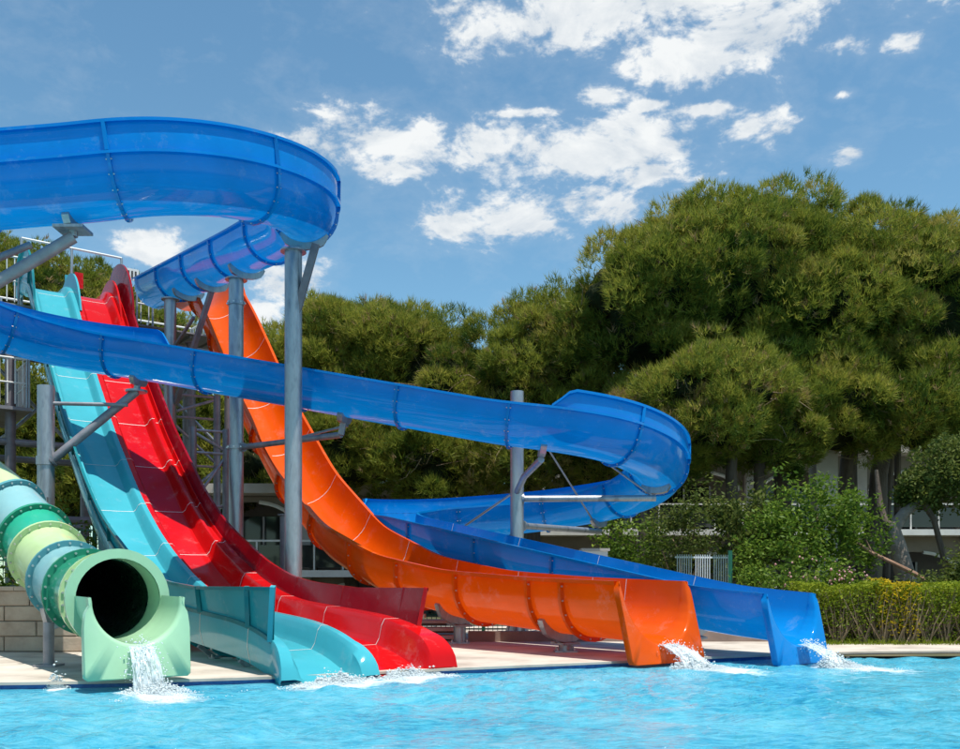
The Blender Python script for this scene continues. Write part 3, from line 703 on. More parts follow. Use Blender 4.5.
# ------------------------------------------------------------------ splashing water
OCT_V = np.array([(1,0,0),(-1,0,0),(0,1,0),(0,-1,0),(0,0,1),(0,0,-1)], float)
OCT_F = np.array([(0,2,4),(2,1,4),(1,3,4),(3,0,4),(2,0,5),(1,2,5),(3,1,5),(0,3,5)])
def drops(C, r):
    n = len(C); V = (OCT_V[None]*np.asarray(r)[:, None, :]+C[:, None, :]).reshape(-1, 3)
    return V, (OCT_F[None]+np.arange(n)[:, None, None]*6).reshape(-1, 3)
FOAM = []
def splash(label, lip_c, lip_dir, run_dir, width, speed, z_lip, foam_len, foam_w, nfoam, seed, stream=True, spread=1.0, height=0.22):
    r = np.random.default_rng(seed)
    lip_c = np.array(lip_c, float); ld = np.array([*lip_dir, 0.]); rd = np.array([*run_dir, 0.])
    t = thing('water_splash', label, 'splash', (lip_c[0], lip_c[1], 0), 'water pouring off the slides')
    tf = math.sqrt(max(0.02, 2*z_lip/9.8)); reach = speed*tf
    if stream:
        nu, nv = 26, 22; V = []; UV = []
        for layer in range(2):
            for j in range(nv):
                q = j/(nv-1); tt = tf*q*1.03
                for i in range(nu):
                    u = i/(nu-1)-0.5
                    p = lip_c+ld*u*width*(1+0.35*q*spread)+rd*(speed*tt+layer*0.05*q)
                    zq = z_lip-4.9*tt*tt+0.04*(1-4*u*u)*q
                    n_ = 0.03*q*math.sin(23*u+layer*2+5*q)+0.02*q*r.normal()
                    V.append((p[0]+rd[0]*n_, p[1]+rd[1]*n_, max(-0.02, zq+0.012*q*r.normal()))); UV.append((u+layer*3, q))
        Fc = []
        for layer in range(2):
            o = layer*nu*nv
            for j in range(nv-1):
                for i in range(nu-1): Fc.append((o+j*nu+i, o+j*nu+i+1, o+(j+1)*nu+i+1, o+(j+1)*nu+i))
        so = obj('falling_sheet', V, Fc, 'falling_water', t, smooth=True)
        uvl = so.data.uv_layers.new(name='UVMap')
        for lp in so.data.loops: uvl.data[lp.index].uv = UV[lp.vertex_index]
        # droplets in the fall
        n = 700; u = r.normal(0, 0.28, n); tt = tf*r.uniform(0.1, 1.05, n)
        C = lip_c[None]+ld[None]*(u*width*(1+0.6*tt/tf))[:, None]+rd[None]*(speed*tt*r.normal(1, 0.12, n))[:, None]
        C[:, 2] = np.maximum(0.0, z_lip-4.9*tt**2+r.normal(0.01, 0.035, n))
        V, FA = drops(C, np.abs(r.normal(0.004, 0.003, (n, 1)))*np.ones(3)+0.0025)
        tag(fastmesh('droplets', V, FA, 'foam', t), kind='stuff')
    imp = lip_c+rd*reach; imp[2] = 0
    # churned foam: fine white lumps and spray where the water lands
    n = nfoam*4; a = r.beta(1.1, 4.2, n)*foam_len; b = r.normal(0, 1, n)*(foam_w*(0.35+0.65*np.minimum(1, a/foam_len*2)))*0.33
    C = imp[None]+rd[None]*(a*0.8-0.14)[:, None]+ld[None]*(b+0.06*np.sin(a*9+seed))[:, None]
    C[:, 0] += 0.04*np.sin(C[:, 1]*19+C[:, 0]*11); C[:, 1] += 0.04*np.sin(C[:, 0]*23-C[:, 1]*7)
    dens = np.exp(-a/foam_len*4.0)
    C[:, 2] = -0.002+dens*height*np.abs(r.normal(0, 0.30, n))*np.exp(-(b/(foam_w*0.4))**2)
    sz = (0.003+0.008*r.random(n)**2)*(0.6+0.9*dens)
    R3 = np.stack([sz*r.uniform(1, 1.8, n), sz*r.uniform(0.8, 1.4, n), sz*r.uniform(0.5, 1.0, n)], -1)
    C[:, 1] = np.minimum(C[:, 1], edge_s(C[:, 0])-0.01)
    V, FA = drops(C, R3)
    tag(fastmesh('foam', V, FA, 'foam', t, smooth=True), kind='stuff')
    FOAM.append((imp[:2], rd[:2], ld[:2], foam_len, foam_w))
    return t
def lipinfo(path, up=0.0, back=0.0):
    P, T, R, U = path.at(path.L); T2 = T[:2]/np.linalg.norm(T[:2]); return P+U*up, R[:2]/np.linalg.norm(R[:2]), T2
p, r_, t_ = lipinfo(OP); splash('white water pouring from the orange slide mouth', p+np.array([*t_, 0])*0.25, r_, t_, 0.32, 2.2, 0.27, 1.35, 0.75, 2200, 1)
p, r_, t_ = lipinfo(BP); splash('white water pouring from the blue flume mouth', p+np.array([*t_, 0])*0.25, r_, t_, 0.26, 2.2, 0.26, 1.4, 0.65, 2000, 2)
p, r_, t_ = lipinfo(MP); splash('white water pouring from the mint tube mouth', p+np.array([*t_, 0])*0.12, r_, t_, 0.22, 1.0, 0.43, 1.5, 0.65, 2000, 3)
p, r_, t_ = lipinfo(TP); splash('low foam where the turquoise lane meets the pool', p-np.array([*t_, 0])*0.02, r_, t_, 0.8, 1.0, 0.02, 0.6, 1.2, 1900, 4, False, height=0.15)
p, r_, t_ = lipinfo(RP); splash('low foam where the red lane meets the pool', p-np.array([*t_, 0])*0.02, r_, t_, 0.8, 1.0, 0.02, 0.65, 1.2, 1900, 5, False, height=0.15)
splash('small spurt of water at the pool edge far left', (-4.18, 9.24, 0), (1, 0), (0, -1), 0.1, 0.3, 0.02, 0.16, 0.2, 160, 6, False, height=0.34)

water()
# ------------------------------------------------------------------ steel supports
GND = DECK
T1 = pole('thick tall galvanised post in front carrying the high blue turn', -3.15, 15.75, GND, BP.pt(BP.near(-3.05, 15.75, 0, B(ring_s(-40))), 0, 0)[2]-0.16, 0.145)
q = BP.near(-3.05, 15.75, 0, B(ring_s(-40))); saddle(BP, q, UP, T1, 0.28, 0.72)
P = BP.pt(q, 0, -0.06); mb = MB(); mb.bar((-3.10, 15.72, 5.55), P+np.array([0.22, -0.15, -0.02]), 0.09, 0.12); mb.build('strut', 'purple_steel', T1)
T2 = pole('tall galvanised post under the blue chute behind the low blue flume', -4.86, 18.6, GND, BP.pt(BP.near(-4.78, 18.55, 0, B(L0)), 0, 0)[2]-0.16, 0.145)
q = BP.near(-4.78, 18.55, 0, B(L0)); saddle(BP, q, UP, T2, 0.3, 0.7)
for zc in (6.62, 3.75):
    mb = MB(); mb.tube([(-4.86, 18.6, zc-0.04), (-4.86, 18.6, zc+0.04)], 0.17, 24); cl = mb.build('joint_collar', 'galvanised', T2, smooth=True)
    mb = MB()
    for k in range(8): mb.box((-4.86+0.175*math.cos(k*math.pi/4), 18.6+0.175*math.sin(k*math.pi/4), zc), (0.03, 0.03, 0.03))
    tag(mb.build('bolts', 'bolt_metal', cl), kind='stuff')
a = (-4.72, 18.55, 3.75); qf = BP.near(-2.36, 16.8, B(sR)-0.5, B(sT)); e = BP.pt(qf, 0, -0.32)
arm(T2, a, e, 0.055); mb = MB(); mb.bar(e, BP.pt(qf, 0, -0.1), 0.10, 0.10); mb.build('bracket', 'dull_steel', T2); saddle(BP, qf, UP, T2, 0.38, 0.62)
mb = MB(); mb.bar((np.array(a)+e)/2+np.array([0, 0, 0.02]), BP.pt(qf, -0.2, -0.12), 0.04); mb.build('strut', 'dull_steel', T2)
T3 = pole('galvanised post with slanted braces under the head of the blue chute', -7.15, 21.55, GND, BP.pt(BP.near(-7.1, 21.5, 0, B(L0)), 0, 0)[2]-0.16, 0.135)
q = BP.near(-7.1, 21.5, 0, B(L0)); saddle(BP, q, UP, T3, 0.3, 0.7)
mb = MB(); mb.bar((-7.0, 21.5, 5.2), BP.pt(BP.near(-6.1, 20.2, 0, B(L0)), 0, -0.1), 0.10); mb.build('brace', 'purple_steel', T3)
saddle(BP, BP.near(-6.1, 20.2, 0, B(L0)), UP, T3, 0.3, 0.7)
mb = MB(); mb.bar((-7.1, 21.5, 6.4), (-6.3, 20.55, 6.9), 0.06); mb.build('brace', 'purple_steel', T3)
T4 = pole('galvanised post left of the turquoise lane holding the low blue flume', -8.0, 17.2, GND, 4.68, 0.15, collar=False)
qf = BP.near(-6.45, 17.5, B(ring_s(-150)), B(sT)); e = BP.pt(qf, 0, -0.22)
mb = MB(); mb.box((-8.0, 17.12, 2.5), (0.2, 0.2, 0.24)); mb.build('junction_box', 'galvanised', T4)
mb = MB(); mb.tube([(-8.0, 17.2, 3.22), (-8.0, 17.2, 3.38)], 0.172, 24); mb.build('joint_collar', 'galvanised', T4, smooth=True)
arm(T4, (-7.9, 17.2, 3.30), e, 0.08); saddle(BP, qf, UP, T4, 0.38, 0.62)
mb = MB(); mb.tube([e, BP.pt(qf, 0, -0.08)], 0.06, 10); mb.tube([e+np.array([0, 0, -0.02]), e+np.array([0, 0, 0.02])], 0.2, 12); mb.build('bracket', 'galvanised', T4)
arm(T4, (-7.9, 17.2, 4.36), (-6.55, 17.35, 4.36), 0.035)
T5 = pole('galvanised post beyond the left edge reaching an arm to the high blue turn', -7.3, 12.7, 0.9, 4.9, 0.15, fins=False)
qf = BP.near(-5.72, 13.1, B(ring_s(-60)), B(ring_s(-130))); e = BP.pt(qf, 0, -0.22)
arm(T5, (-7.25, 12.72, 4.75), e, 0.085); saddle(BP, qf, UP, T5, 0.38, 0.62)
mb = MB(); mb.tube([e, BP.pt(qf, 0, -0.07)], 0.06, 10); mb.box(BP.pt(qf, 0, -0.12), (0.42, 0.36, 0.04)); mb.build('bracket', 'galvanised', T5)
arm(T5, (-7.25, 12.72, 5.2), e+np.array([-0.75, 0.3, 0.0]), 0.05)
T6 = pole('grey post with slender stays inside the right hand blue turn', 0.69, 17.4, GND, 4.62, 0.125, collar=False)
c6 = np.array([0.69, 17.4, 0])
qa = BP.near(1.05, 15.8, B(sR), B(turn_s(0))); e = BP.pt(qa, 0, -0.16)
mb = MB(); mb.tube([c6+[0, -0.1, 2.75], c6+[0.1, -0.75, 2.95], e], 0.06, 10); mb.build('arm', 'galvanised', T6, smooth=True); saddle(BP, qa, UP, T6, 0.36, 0.64)
qb = BP.near(3.2, 17.4, B(sT), B(turn_s(60))); e = BP.pt(qb, 0.0, -0.20)
arm(T6, c6+[0.1, 0, 2.62], e, 0.06, 'galvanised'); saddle(BP, qb, UP, T6, 0.36, 0.64)
qc = BP.near(2.6, 20.2, B(turn_s(20)), B(turn_s(90))); e2 = BP.pt(qc, 0, -0.2)
arm(T6, c6+[0.1, 0.05, 2.12], e2, 0.06, 'galvanised'); saddle(BP, qc, UP, T6, 0.36, 0.64)
mb = MB(); mb.tube([c6+[0.02, 0.05, 4.45], e2], 0.018, 8); mb.build('stay', 'galvanised', T6)
mb = MB(); mb.tube([c6+[0.05, 0, 4.45], e], 0.018, 8); mb.build('stay', 'galvanised', T6)
qd = BP.near(-0.9, 20.75, B(turn_s(80)), B(left_s(170))); e3 = BP.pt(qd, 0.3, -0.1)
mb = MB(); mb.tube([c6+[-0.05, 0, 2.75], e3], 0.022, 8); mb.build('stay', 'galvanised', T6)
# pedestals
pedestal('short pedestal nearest the orange mouth', OP, OP.L-1.55, OPR)
pedestal('short pedestal in the middle of the orange run-out', OP, OP.L-4.0, OPR)
pedestal('short pedestal nearest the blue flume mouth', BP, BP.L-1.45, UP)
pedestal('stub post nearest the turquoise lip under its run-out', TP, TP.L-1.55, [(-0.4, -0.16), (0, -0.2), (0.4, -0.16)], a=0.1)
pedestal('stub post under the turquoise run-out just right of the mint mouth', TP, TP.L-3.0, [(-0.4, -0.16), (0, -0.2), (0.4, -0.16)], a=0.1)
pedestal('stub post hidden low under the red run-out', RP, RP.L-2.0, [(-0.4, -0.16), (0, -0.2), (0.4, -0.16)], a=-0.1)
def tube_post(label, q, r, z0, a):
    b = MP.pt(q, a, -0.12)
    t = thing('pedestal', label, 'post', (b[0], b[1], z0), 'posts under the mint tube')
    mb = MB(); mb.tube([(b[0], b[1], z0), (b[0], b[1], b[2]+0.12)], r, 18); mb.build('pipe', 'dull_steel', t, smooth=True)
    mb = MB(); mb.box((b[0], b[1], z0+0.012), (0.26, 0.26, 0.024)); mb.build('base_plate', 'dull_steel', t)
    mb = MB(); mb.bar(b+np.array([0, 0, 0.05]), MP.pt(q, a-0.2, 0.0), 0.06); mb.bar(b+np.array([0, 0, 0.05]), MP.pt(q, a+0.07, 0.18), 0.06); mb.build('bracket', 'galvanised', t)
tube_post('thin steel post under the banded tube by the stone wall', L-2.35, 0.062, DECK, 0.30)
tube_post('steel post holding the upper end of the banded tube', L-7.4, 0.08, 0.9, 0.0)
# posts and lattice carrying the orange slide
def lattice(label, x, y, w, ztop, ang):
    t = thing('lattice_tower', label, 'lattice tower', (x, y, GND), 'lattice towers behind the red lane')
    e = np.array([math.cos(ang), math.sin(ang), 0]); c = np.array([x, y, 0])
    for k in (-1, 1):
        mb = MB(); b = c+e*k*w/2; mb.tube([b+[0, 0, GND], b+[0, 0, ztop]], 0.085, 14); mb.build('column', 'dull_steel', t, smooth=True)
    z0 = GND+0.4; up = True
    while z0 < ztop-0.3:
        z1 = min(z0+1.05, ztop-0.1); a, b = (c-e*w/2, c+e*w/2) if up else (c+e*w/2, c-e*w/2)
        mb = MB(); mb.tube([a+[0, 0.0, z0], b+[0, 0.0, z1]], 0.035, 8); mb.build('diagonal', 'galvanised', t, smooth=True)
        mb = MB(); mb.tube([c-e*w/2+[0, 0, z1+0.04], c+e*w/2+[0, 0, z1+0.04]], 0.03, 8); mb.build('rung', 'galvanised', t, smooth=True)
        z0 = z1+0.1; up = not up
    return t
lattice('steel lattice tower between the red lane and the tall post', -5.85, 20.2, 0.72, 4.4, 0.5)
lt = lattice('wider steel lattice tower behind the red lane', -6.9, 22.4, 1.15, 5.6, 0.45)
mb = MB(); mb.tube([(-7.4, 22.2, 2.6), (-6.0, 20.3, 1.75)], 0.04, 8); mb.build('tie', 'galvanised', lt)
pole('dark slim post just left of the thick front post', -3.62, 17.3, GND, 2.3, 0.085, 'purple_steel', fins=False)
pole('dark slim post in the gap left of the orange slide', -7.55, 24.4, GND, 7.3, 0.11, 'purple_steel', fins=False)

# ------------------------------------------------------------------ start tower
O = np.array([-9.9, 22.0]); AV = np.array([0.80, 0.60]); BV = np.array([-0.60, 0.80])
def tw(a, b, z): p = O+AV*a+BV*b; return np.array([p[0], p[1], z])
def start_tower():
    t = thing('start_tower', 'grey steel start tower with railings and stairs behind the slides', 'tower', tw(1, 2, 0.05))
    AX = (np.array([*AV, 0]), np.array([*BV, 0]), np.array([0, 0, 1.]))
    PZ = 7.62
    for a in (-3.0, -0.9, 1.6, 4.5):
        for b in (0.9, 4.2):
            mb = MB(); mb.tube([tw(a, b, 0.05), tw(a, b, PZ-0.3)], 0.12, 16); mb.build('column', 'purple_steel', t, smooth=True)
    for a in (-3.0, -0.9, 1.6, 4.5):
        mb = MB(); mb.box(tw(a, 2.55, PZ-0.20), (0.14, 3.6, 0.22), AX); mb.build('beam', 'dull_steel', t)
    for b in (0.9, 4.2):
        mb = MB(); mb.box(tw(0.75, b, PZ-0.42), (7.8, 0.14, 0.22), AX); mb.build('beam', 'dull_steel', t)
    for zb in (2.6, 4.4):
        for b in (0.9, 4.2):
            mb = MB(); mb.tube([tw(-3, b, zb), tw(1.6, b, zb)], 0.09, 12); mb.build('beam', 'dull_steel', t)
        mb = MB(); mb.tube([tw(-0.9, 0.9, zb+0.2), tw(-0.9, 4.2, zb+0.2)], 0.07, 12); mb.build('beam', 'dull_steel', t)
    for k in range(13):                                   # joists under the deck
        a = -3.0+7.7*k/12
        mb = MB(); mb.box(tw(a, 2.55, PZ-0.055), (0.06, 3.5, 0.07), AX); mb.build('joist', 'dull_steel', t)
    mb = MB(); mb.box(tw(0.8, 2.55, PZ), (8.0, 3.8, 0.04), AX); mb.build('platform', 'dull_steel', t)
    for (a, b, c, d) in ((-3, 0.9, -0.9, 4.2), (1.6, 0.9, 4.5, 0.9), (-0.9, 4.2, 1.6, 4.2)):
        mb = MB(); mb.tube([tw(a, b, 4.5), tw(c, d, PZ-0.5)], 0.05, 8); mb.build('brace', 'galvanised', t)
        mb = MB(); mb.tube([tw(c, d, 4.5), tw(a, b, PZ-0.5)], 0.05, 8); mb.build('brace', 'galvanised', t)
    # railing round the platform
    def rail(p, q, n, h=1.15, bal=0):
        p = np.array(p); q = np.array(q)
        for k in range(n+1):
            c = p+(q-p)*k/n
            mb = MB(); mb.tube([c, c+[0, 0, h]], 0.028, 8); mb.build('rail_post', 'galvanised', t)
        for hh, rr in ((h, 0.028), (h*0.5, 0.02)):
            mb = MB(); mb.tube([p+[0, 0, hh], q+[0, 0, hh]], rr, 8); mb.build('rail', 'white_paint', t)
        m = int(np.linalg.norm(q-p)/0.16)
        for k in range(m if bal else 0):
            c = p+(q-p)*(k+0.5)/m
            mb = MB(); mb.tube([c+[0, 0, 0.08], c+[0, 0, h]], 0.014, 6); mb.build('baluster', 'white_paint', t)
    rail(tw(-3.1, 4.4, PZ), tw(4.7, 4.4, PZ), 6); rail(tw(-3.1, 0.75, PZ), tw(-3.1, 4.4, PZ), 3)
    rail(tw(-3.1, 0.75, PZ), tw(-0.75, 0.75, PZ), 2, bal=1); rail(tw(2.0, 0.75, PZ), tw(2.4, 0.75, PZ), 1, bal=1); rail(tw(4.75, 0.75, PZ), tw(4.75, 4.4, PZ), 3, bal=1)
    # gate frames above the lane heads, red and turquoise boards
    for a in (-0.62, 0.52, 1.72):
        mb = MB(); mb.tube([tw(a, 1.1, PZ), tw(a, 1.1, PZ+1.75)], 0.035, 8); mb.build('gate_post', 'galvanised', t)
    mb = MB(); mb.tube([tw(-0.62, 1.1, PZ+1.75), tw(1.72, 1.1, PZ+1.75)], 0.03, 8); mb.build('gate_bar', 'white_paint', t)
    mb = MB(); mb.box(tw(0.42, 1.0, PZ+0.75), (0.16, 0.05, 0.55), AX); mb.build('gate_board', 'teal', t)
    mb = MB(); mb.box(tw(0.66, 1.0, PZ+0.95), (0.20, 0.05, 0.38), AX); mb.build('gate_board', 'red', t)
    mb = MB(); mb.box(tw(1.95, 1.0, PZ+1.35), (0.34, 0.03, 0.30), AX); sg = mb.build('sign_board', 'white_paint', t)
    for k in range(3):
        mb = MB(); mb.box(tw(1.86+0.09*k, 0.975, PZ+1.35), (0.04, 0.012, 0.18), AX); mb.build('sign_mark', 'dark_room', sg)
    # stairs on the left: two flights with a landing
    def flight(p, q, n, w=1.1):
        p = np.array(p); q = np.array(q); d = q-p; dh = np.array([d[0], d[1], 0]); dh /= np.linalg.norm(dh); s = np.cross([0, 0, 1], dh)
        for side in (-1, 1):
            o = s*side*w/2
            mb = MB(); mb.bar(p+o, q+o, 0.06, 0.26); mb.build('stringer', 'dull_steel', t)
            for hh in (1.05, 0.55):
                mb = MB(); mb.tube([p+o+[0, 0, hh], q+o+[0, 0, hh]], 0.024, 8); mb.build('rail', 'white_paint', t)
            for k in range(2*n+1):
                c = p+o+d*k/(2*n)
                mb = MB(); mb.tube([c+[0, 0, 0.1], c+[0, 0, 1.05]], 0.015, 6); mb.build('baluster', 'white_paint', t)
        for k in range(n):
            c = p+d*(k+0.5)/n
            mb = MB(); mb.box(c, (0.28, w, 0.04), (dh, s, np.array([0, 0, 1.]))); mb.build('tread', 'dull_steel', t)
    flight(tw(-6.4, 1.2, 2.6), tw(-1.6, 1.2, 5.15), 11)
    mb = MB(); mb.box(tw(-1.1, 2.0, 5.15), (1.2, 3.0, 0.08), AX); mb.build('landing', 'dull_steel', t)
    rail(tw(-1.6, 0.6, 5.19), tw(-0.6, 0.6, 5.19), 1, bal=1); rail(tw(-0.55, 0.6, 5.19), tw(-0.55, 3.4, 5.19), 2, bal=1)
    flight(tw(-1.6, 2.8, 5.15), tw(-6.0, 2.8, 7.6), 11)
    mb = MB(); mb.box(tw(-4.4, 1.2, 4.98), (5.6, 0.14, 0.2), AX); mb.build('beam', 'dull_steel', t)
start_tower()

# ------------------------------------------------------------------ stone wall, steps, fences
def stone_wall(label, x0, x1, y0, h, rows):
    t = thing('stone_wall', label, 'wall', ((x0+x1)/2, y0+0.2, DECK))
    mb = MB(); mb.box(((x0+x1)/2, y0+0.215, DECK+h/2-0.02), (x1-x0-0.02, 0.35, h-0.06)); mb.build('mortar_core', 'mortar', t)
    r = random.Random(5); rh = (h-0.05)/rows
    for i in range(rows):
        x = x0-(0.3 if i % 2 else 0)
        while x < x1-0.05:
            w = r.choice([0.5, 0.58, 0.64]); a, b = max(x, x0), min(x+w, x1)
            if b-a > 0.1:
                mb = MB(); j = r.uniform(-0.006, 0.006)
                bx0, bx1, bz0, bz1, yf, yb = a+0.006, b-0.006, DECK+0.004+i*rh+0.005, DECK+0.004+(i+1)*rh-0.005, y0+j, y0+0.2
                c = 0.012
                P = [(bx0, yb, bz0), (bx1, yb, bz0), (bx1, yb, bz1), (bx0, yb, bz1), (bx0, yf+c, bz0), (bx1, yf+c, bz0), (bx1, yf+c, bz1), (bx0, yf+c, bz1), (bx0+c, yf, bz0+c), (bx1-c, yf, bz0+c), (bx1-c, yf, bz1-c), (bx0+c, yf, bz1-c)]
                mb.add(P, [(0, 3, 2, 1), (0, 1, 5, 4), (1, 2, 6, 5), (2, 3, 7, 6), (3, 0, 4, 7), (4, 5, 9, 8), (5, 6, 10, 9), (6, 7, 11, 10), (7, 4, 8, 11), (8, 9, 10, 11)])
                mb.build('stone_block', 'stone', t)
            x += w
    x = x0
    while x < x1:
        mb = MB(); mb.box((x+0.45, y0+0.19, DECK+h-0.02), (0.894, 0.46, 0.06)); mb.build('coping_stone', 'stone', t); x += 0.9
    tag(obj('raised_bed', [(-40, 13.5, 0.88), (-4.52, 13.5, 0.88), (-4.52, 16.2, 0.86), (-40, 30, 0.86)], [(0, 1, 2, 3)], 'earth'), kind='structure')
stone_wall('low wall of beige stone blocks behind the banded tube', -12.0, -4.5, 13.25, 0.92, 4)
stone_wall('lower stretch of beige block wall under the turquoise and red lanes', -4.49, -1.2, 15.0, 0.46, 2)
def steps():
    mb = MB()
    t = thing('garden_steps', 'low pale steps and brown plinth behind the orange run-out', 'steps', (1.5, 15.9, DECK))
    mb.box((2.6, 15.7, DECK+0.085), (5.6, 0.22, 0.17)); mb.build('plinth', 'step_brown', t)
    for k in range(3):
        mb = MB(); mb.box((-1.6, 16.0+0.3*k, DECK+0.06+0.12*k), (2.6, 0.6, 0.05)); mb.build('step', 'deck', t)
        mb = MB(); mb.box((-1.6, 16.05+0.3*k, DECK+0.015+0.12*k), (2.5, 0.5, 0.045)); mb.build('riser', 'step_brown', t)
steps()
tag(obj('terrace', [(-2.9, 15.62, DECK+0.004), (6, 15.62, DECK+0.004), (6.5, 21, DECK+0.02), (-2.9, 21, DECK+0.02)], [(0, 1, 2, 3)], 'deck'), kind='structure')
def mesh_fence(label, a, b, z0, h, post_every, mat, pmat, group=None, gap=0.09, white=None, ends=(True, True)):
    a = np.array([*a, z0], float); b = np.array([*b, z0], float); Ld = np.linalg.norm(b-a); t = thing('mesh_fence', label, 'fence', a, group)
    d = (b-a)/Ld; n = max(1, int(round(Ld/post_every)))
    for k in range(n+1):
        if (k == 0 and not ends[0]) or (k == n and not ends[1]) or (white and 0 < k < n): continue
        mb = MB(); mb.box(a+(b-a)*k/n+[0, 0, (h+0.08)/2], (0.07, 0.07, h+0.08)); mb.build('fence_post', pmat, t)
    for k in range(n):
        p, q = a+(b-a)*k/n, a+(b-a)*(k+1)/n; l = np.linalg.norm(q-p); mb = MB()
        m = int(l/gap)
        for j in range(1, m):
            c = p+(q-p)*j/m; mb.bar(c+[0, 0, 0.06], c+[0, 0, h], 0.012 if not white else gap*0.8, 0.012)
        for zz in (0.1, h*0.5, h-0.05): mb.bar(p+[0, 0, zz], q+[0, 0, zz], 0.016, 0.03)
        mb.build('mesh_panel', white if (white and k == 1) else mat, t)
mesh_fence('dark green wire fence seen under the orange run-out', (-1.2, 17.9), (6.4, 17.9), DECK, 0.75, 1.25, 'green_metal', 'green_metal')
mesh_fence('grey and white slatted fence panels with a green end post', (3.55, 17.0), (4.62, 17.25), DECK, 1.50, 0.36, 'fence_grey', 'green_metal', gap=0.045, white='fence_white', ends=(False, True))
mesh_fence('dark wire fence in the undergrowth left of the turquoise lane', (-10.2, 19.3), (-7.8, 18.9), 0.87, 1.3, 1.2, 'green_metal', 'green_metal')

# ------------------------------------------------------------------ houses behind the trees
def house(label, x0, x1, y, z0, bay, floors, fh, wall, cat='building'):
    t = thing('terrace_house', label, cat, ((x0+x1)/2, y, z0))
    n = int(round((x1-x0)/bay)); D = 2.2
    for fl in range(floors):
        zb = z0+fl*fh
        mb = MB(); mb.box(((x0+x1)/2, y-0.35, zb+0.1), (x1-x0+0.4, 1.5, 0.22)); mb.build('floor_slab', 'white_paint', t)
        mb = MB(); mb.box(((x0+x1)/2, y+D, zb+fh/2), (x1-x0, 0.2, fh)); mb.build('back_wall', 'brown_render', t)
        for k in range(n):
            a, b = x0+(x1-x0)*k/n, x0+(x1-x0)*(k+1)/n; w = (b-a)*0.40; c = (a+b)/2; zs = zb+1.75; rise = 0.75; N = 14
            pts = [(c-w, zb+0.22)]+[(c-w*math.cos(math.pi*i/N), zs+rise*math.sin(math.pi*i/N)) for i in range(N+1)]+[(c+w, zb+0.22)]
            top = zb+fh-0.02
            V = []; Fc = []
            for px_, pz_ in pts:
                ox = px_ if a+0.01 < px_ < b-0.01 else px_
                V += [(px_, y, pz_), (px_, y, top), (px_, y+0.3, pz_)]
            m = len(pts)
            for i in range(1, m-2): Fc += [(i*3, (i+1)*3, (i+1)*3+1, i*3+1)]
            for i in range(m-1): Fc += [(i*3, i*3+2, (i+1)*3+2, (i+1)*3)]
            o = len(V)
            V += [(a, y, zb+0.22), (c-w, y, zb+0.22), (c-w, y, top), (a, y, top), (c+w, y, zb+0.22), (b, y, zb+0.22), (b, y, top), (c+w, y, top)]
            Fc += [(o, o+1, o+2, o+3), (o+4, o+5, o+6, o+7)]
            bw = obj('arched_wall', V, Fc, wall, t)
            mb = MB(); mb.tube([(px_, y-0.03, pz_) for px_, pz_ in pts[1:-1]], 0.07, 6); mb.build('arch_trim', 'white_paint', bw)
            mb = MB(); mb.box((a, y-0.12, zb+fh/2+0.1), (0.42, 0.34, fh-0.25)); mb.build('pilaster', 'pale_render', t)
            mb = MB(); mb.box((c, y+D-0.14, zb+1.2), (w*1.3, 0.06, 1.9)); wd = mb.build('window', 'dark_glass', t)
            for i in (-1, 0, 1):
                mb = MB(); mb.box((c+i*w*0.63, y+D-0.19, zb+1.2), (0.07, 0.05, 1.9)); mb.build('mullion', 'white_paint', wd)
            # balcony railing
            for i in range(4):
                xx = a+(b-a)*(i+0.5)/4
                mb = MB(); mb.box((xx, y-0.95, zb+0.68), (0.05, 0.05, 0.92)); mb.build('rail_post', 'white_paint', t)
                mb = MB(); mb.box((xx+(b-a)/8, y-0.95, zb+0.66), ((b-a)/4-0.1, 0.015, 0.72)); mb.build('rail_pane', 'dark_glass', t)
            mb = MB(); mb.box((c, y-0.95, zb+1.16), (b-a, 0.06, 0.06)); mb.build('rail', 'white_paint', t)
    mb = MB(); mb.box(((x0+x1)/2, y+2, z0+floors*fh+0.15), (x1-x0+0.8, 6, 0.3)); mb.build('roof', 'pale_render', t)
    for xx in (x0, x1):
        mb = MB(); mb.box((xx, y+1.2, z0+floors*fh/2), (0.25, 2.2, floors*fh)); mb.build('end_wall', wall, t)
house('pale house with arched balconies behind the pines on the right', 2.0, 23.0, 36.0, -0.25, 4.2, 2, 3.1, 'brown_render')
house('brown terrace with a white railing seen between red and orange slides', -9.5, 1.6, 31.0, -1.45, 3.7, 2, 2.7, 'brown_render')
mb = MB(); 
t = thing('garden_pillar', 'pale square pillar standing among the pines at right', 'pillar', (10.0, 27.2, 0.03))
mb.box((10.0, 27.2, 3.0), (0.62, 0.62, 5.9)); mb.build('shaft', 'pale_render', t)
mb = MB(); mb.box((10.0, 27.2, 6.02), (0.8, 0.8, 0.16)); mb.build('cap', 'pale_render', t)
t = thing('garden_pillar', 'pale wall stub behind the foot of the grey post', 'pillar', (2.6, 21.2, 0.03))
mb = MB(); mb.box((2.6, 21.2, 0.9), (0.55, 0.4, 1.74)); mb.build('shaft', 'white_paint', t)
mb = MB(); mb.box((2.6, 21.2, 1.80), (0.64, 0.48, 0.06)); mb.build('cap', 'pale_render', t)

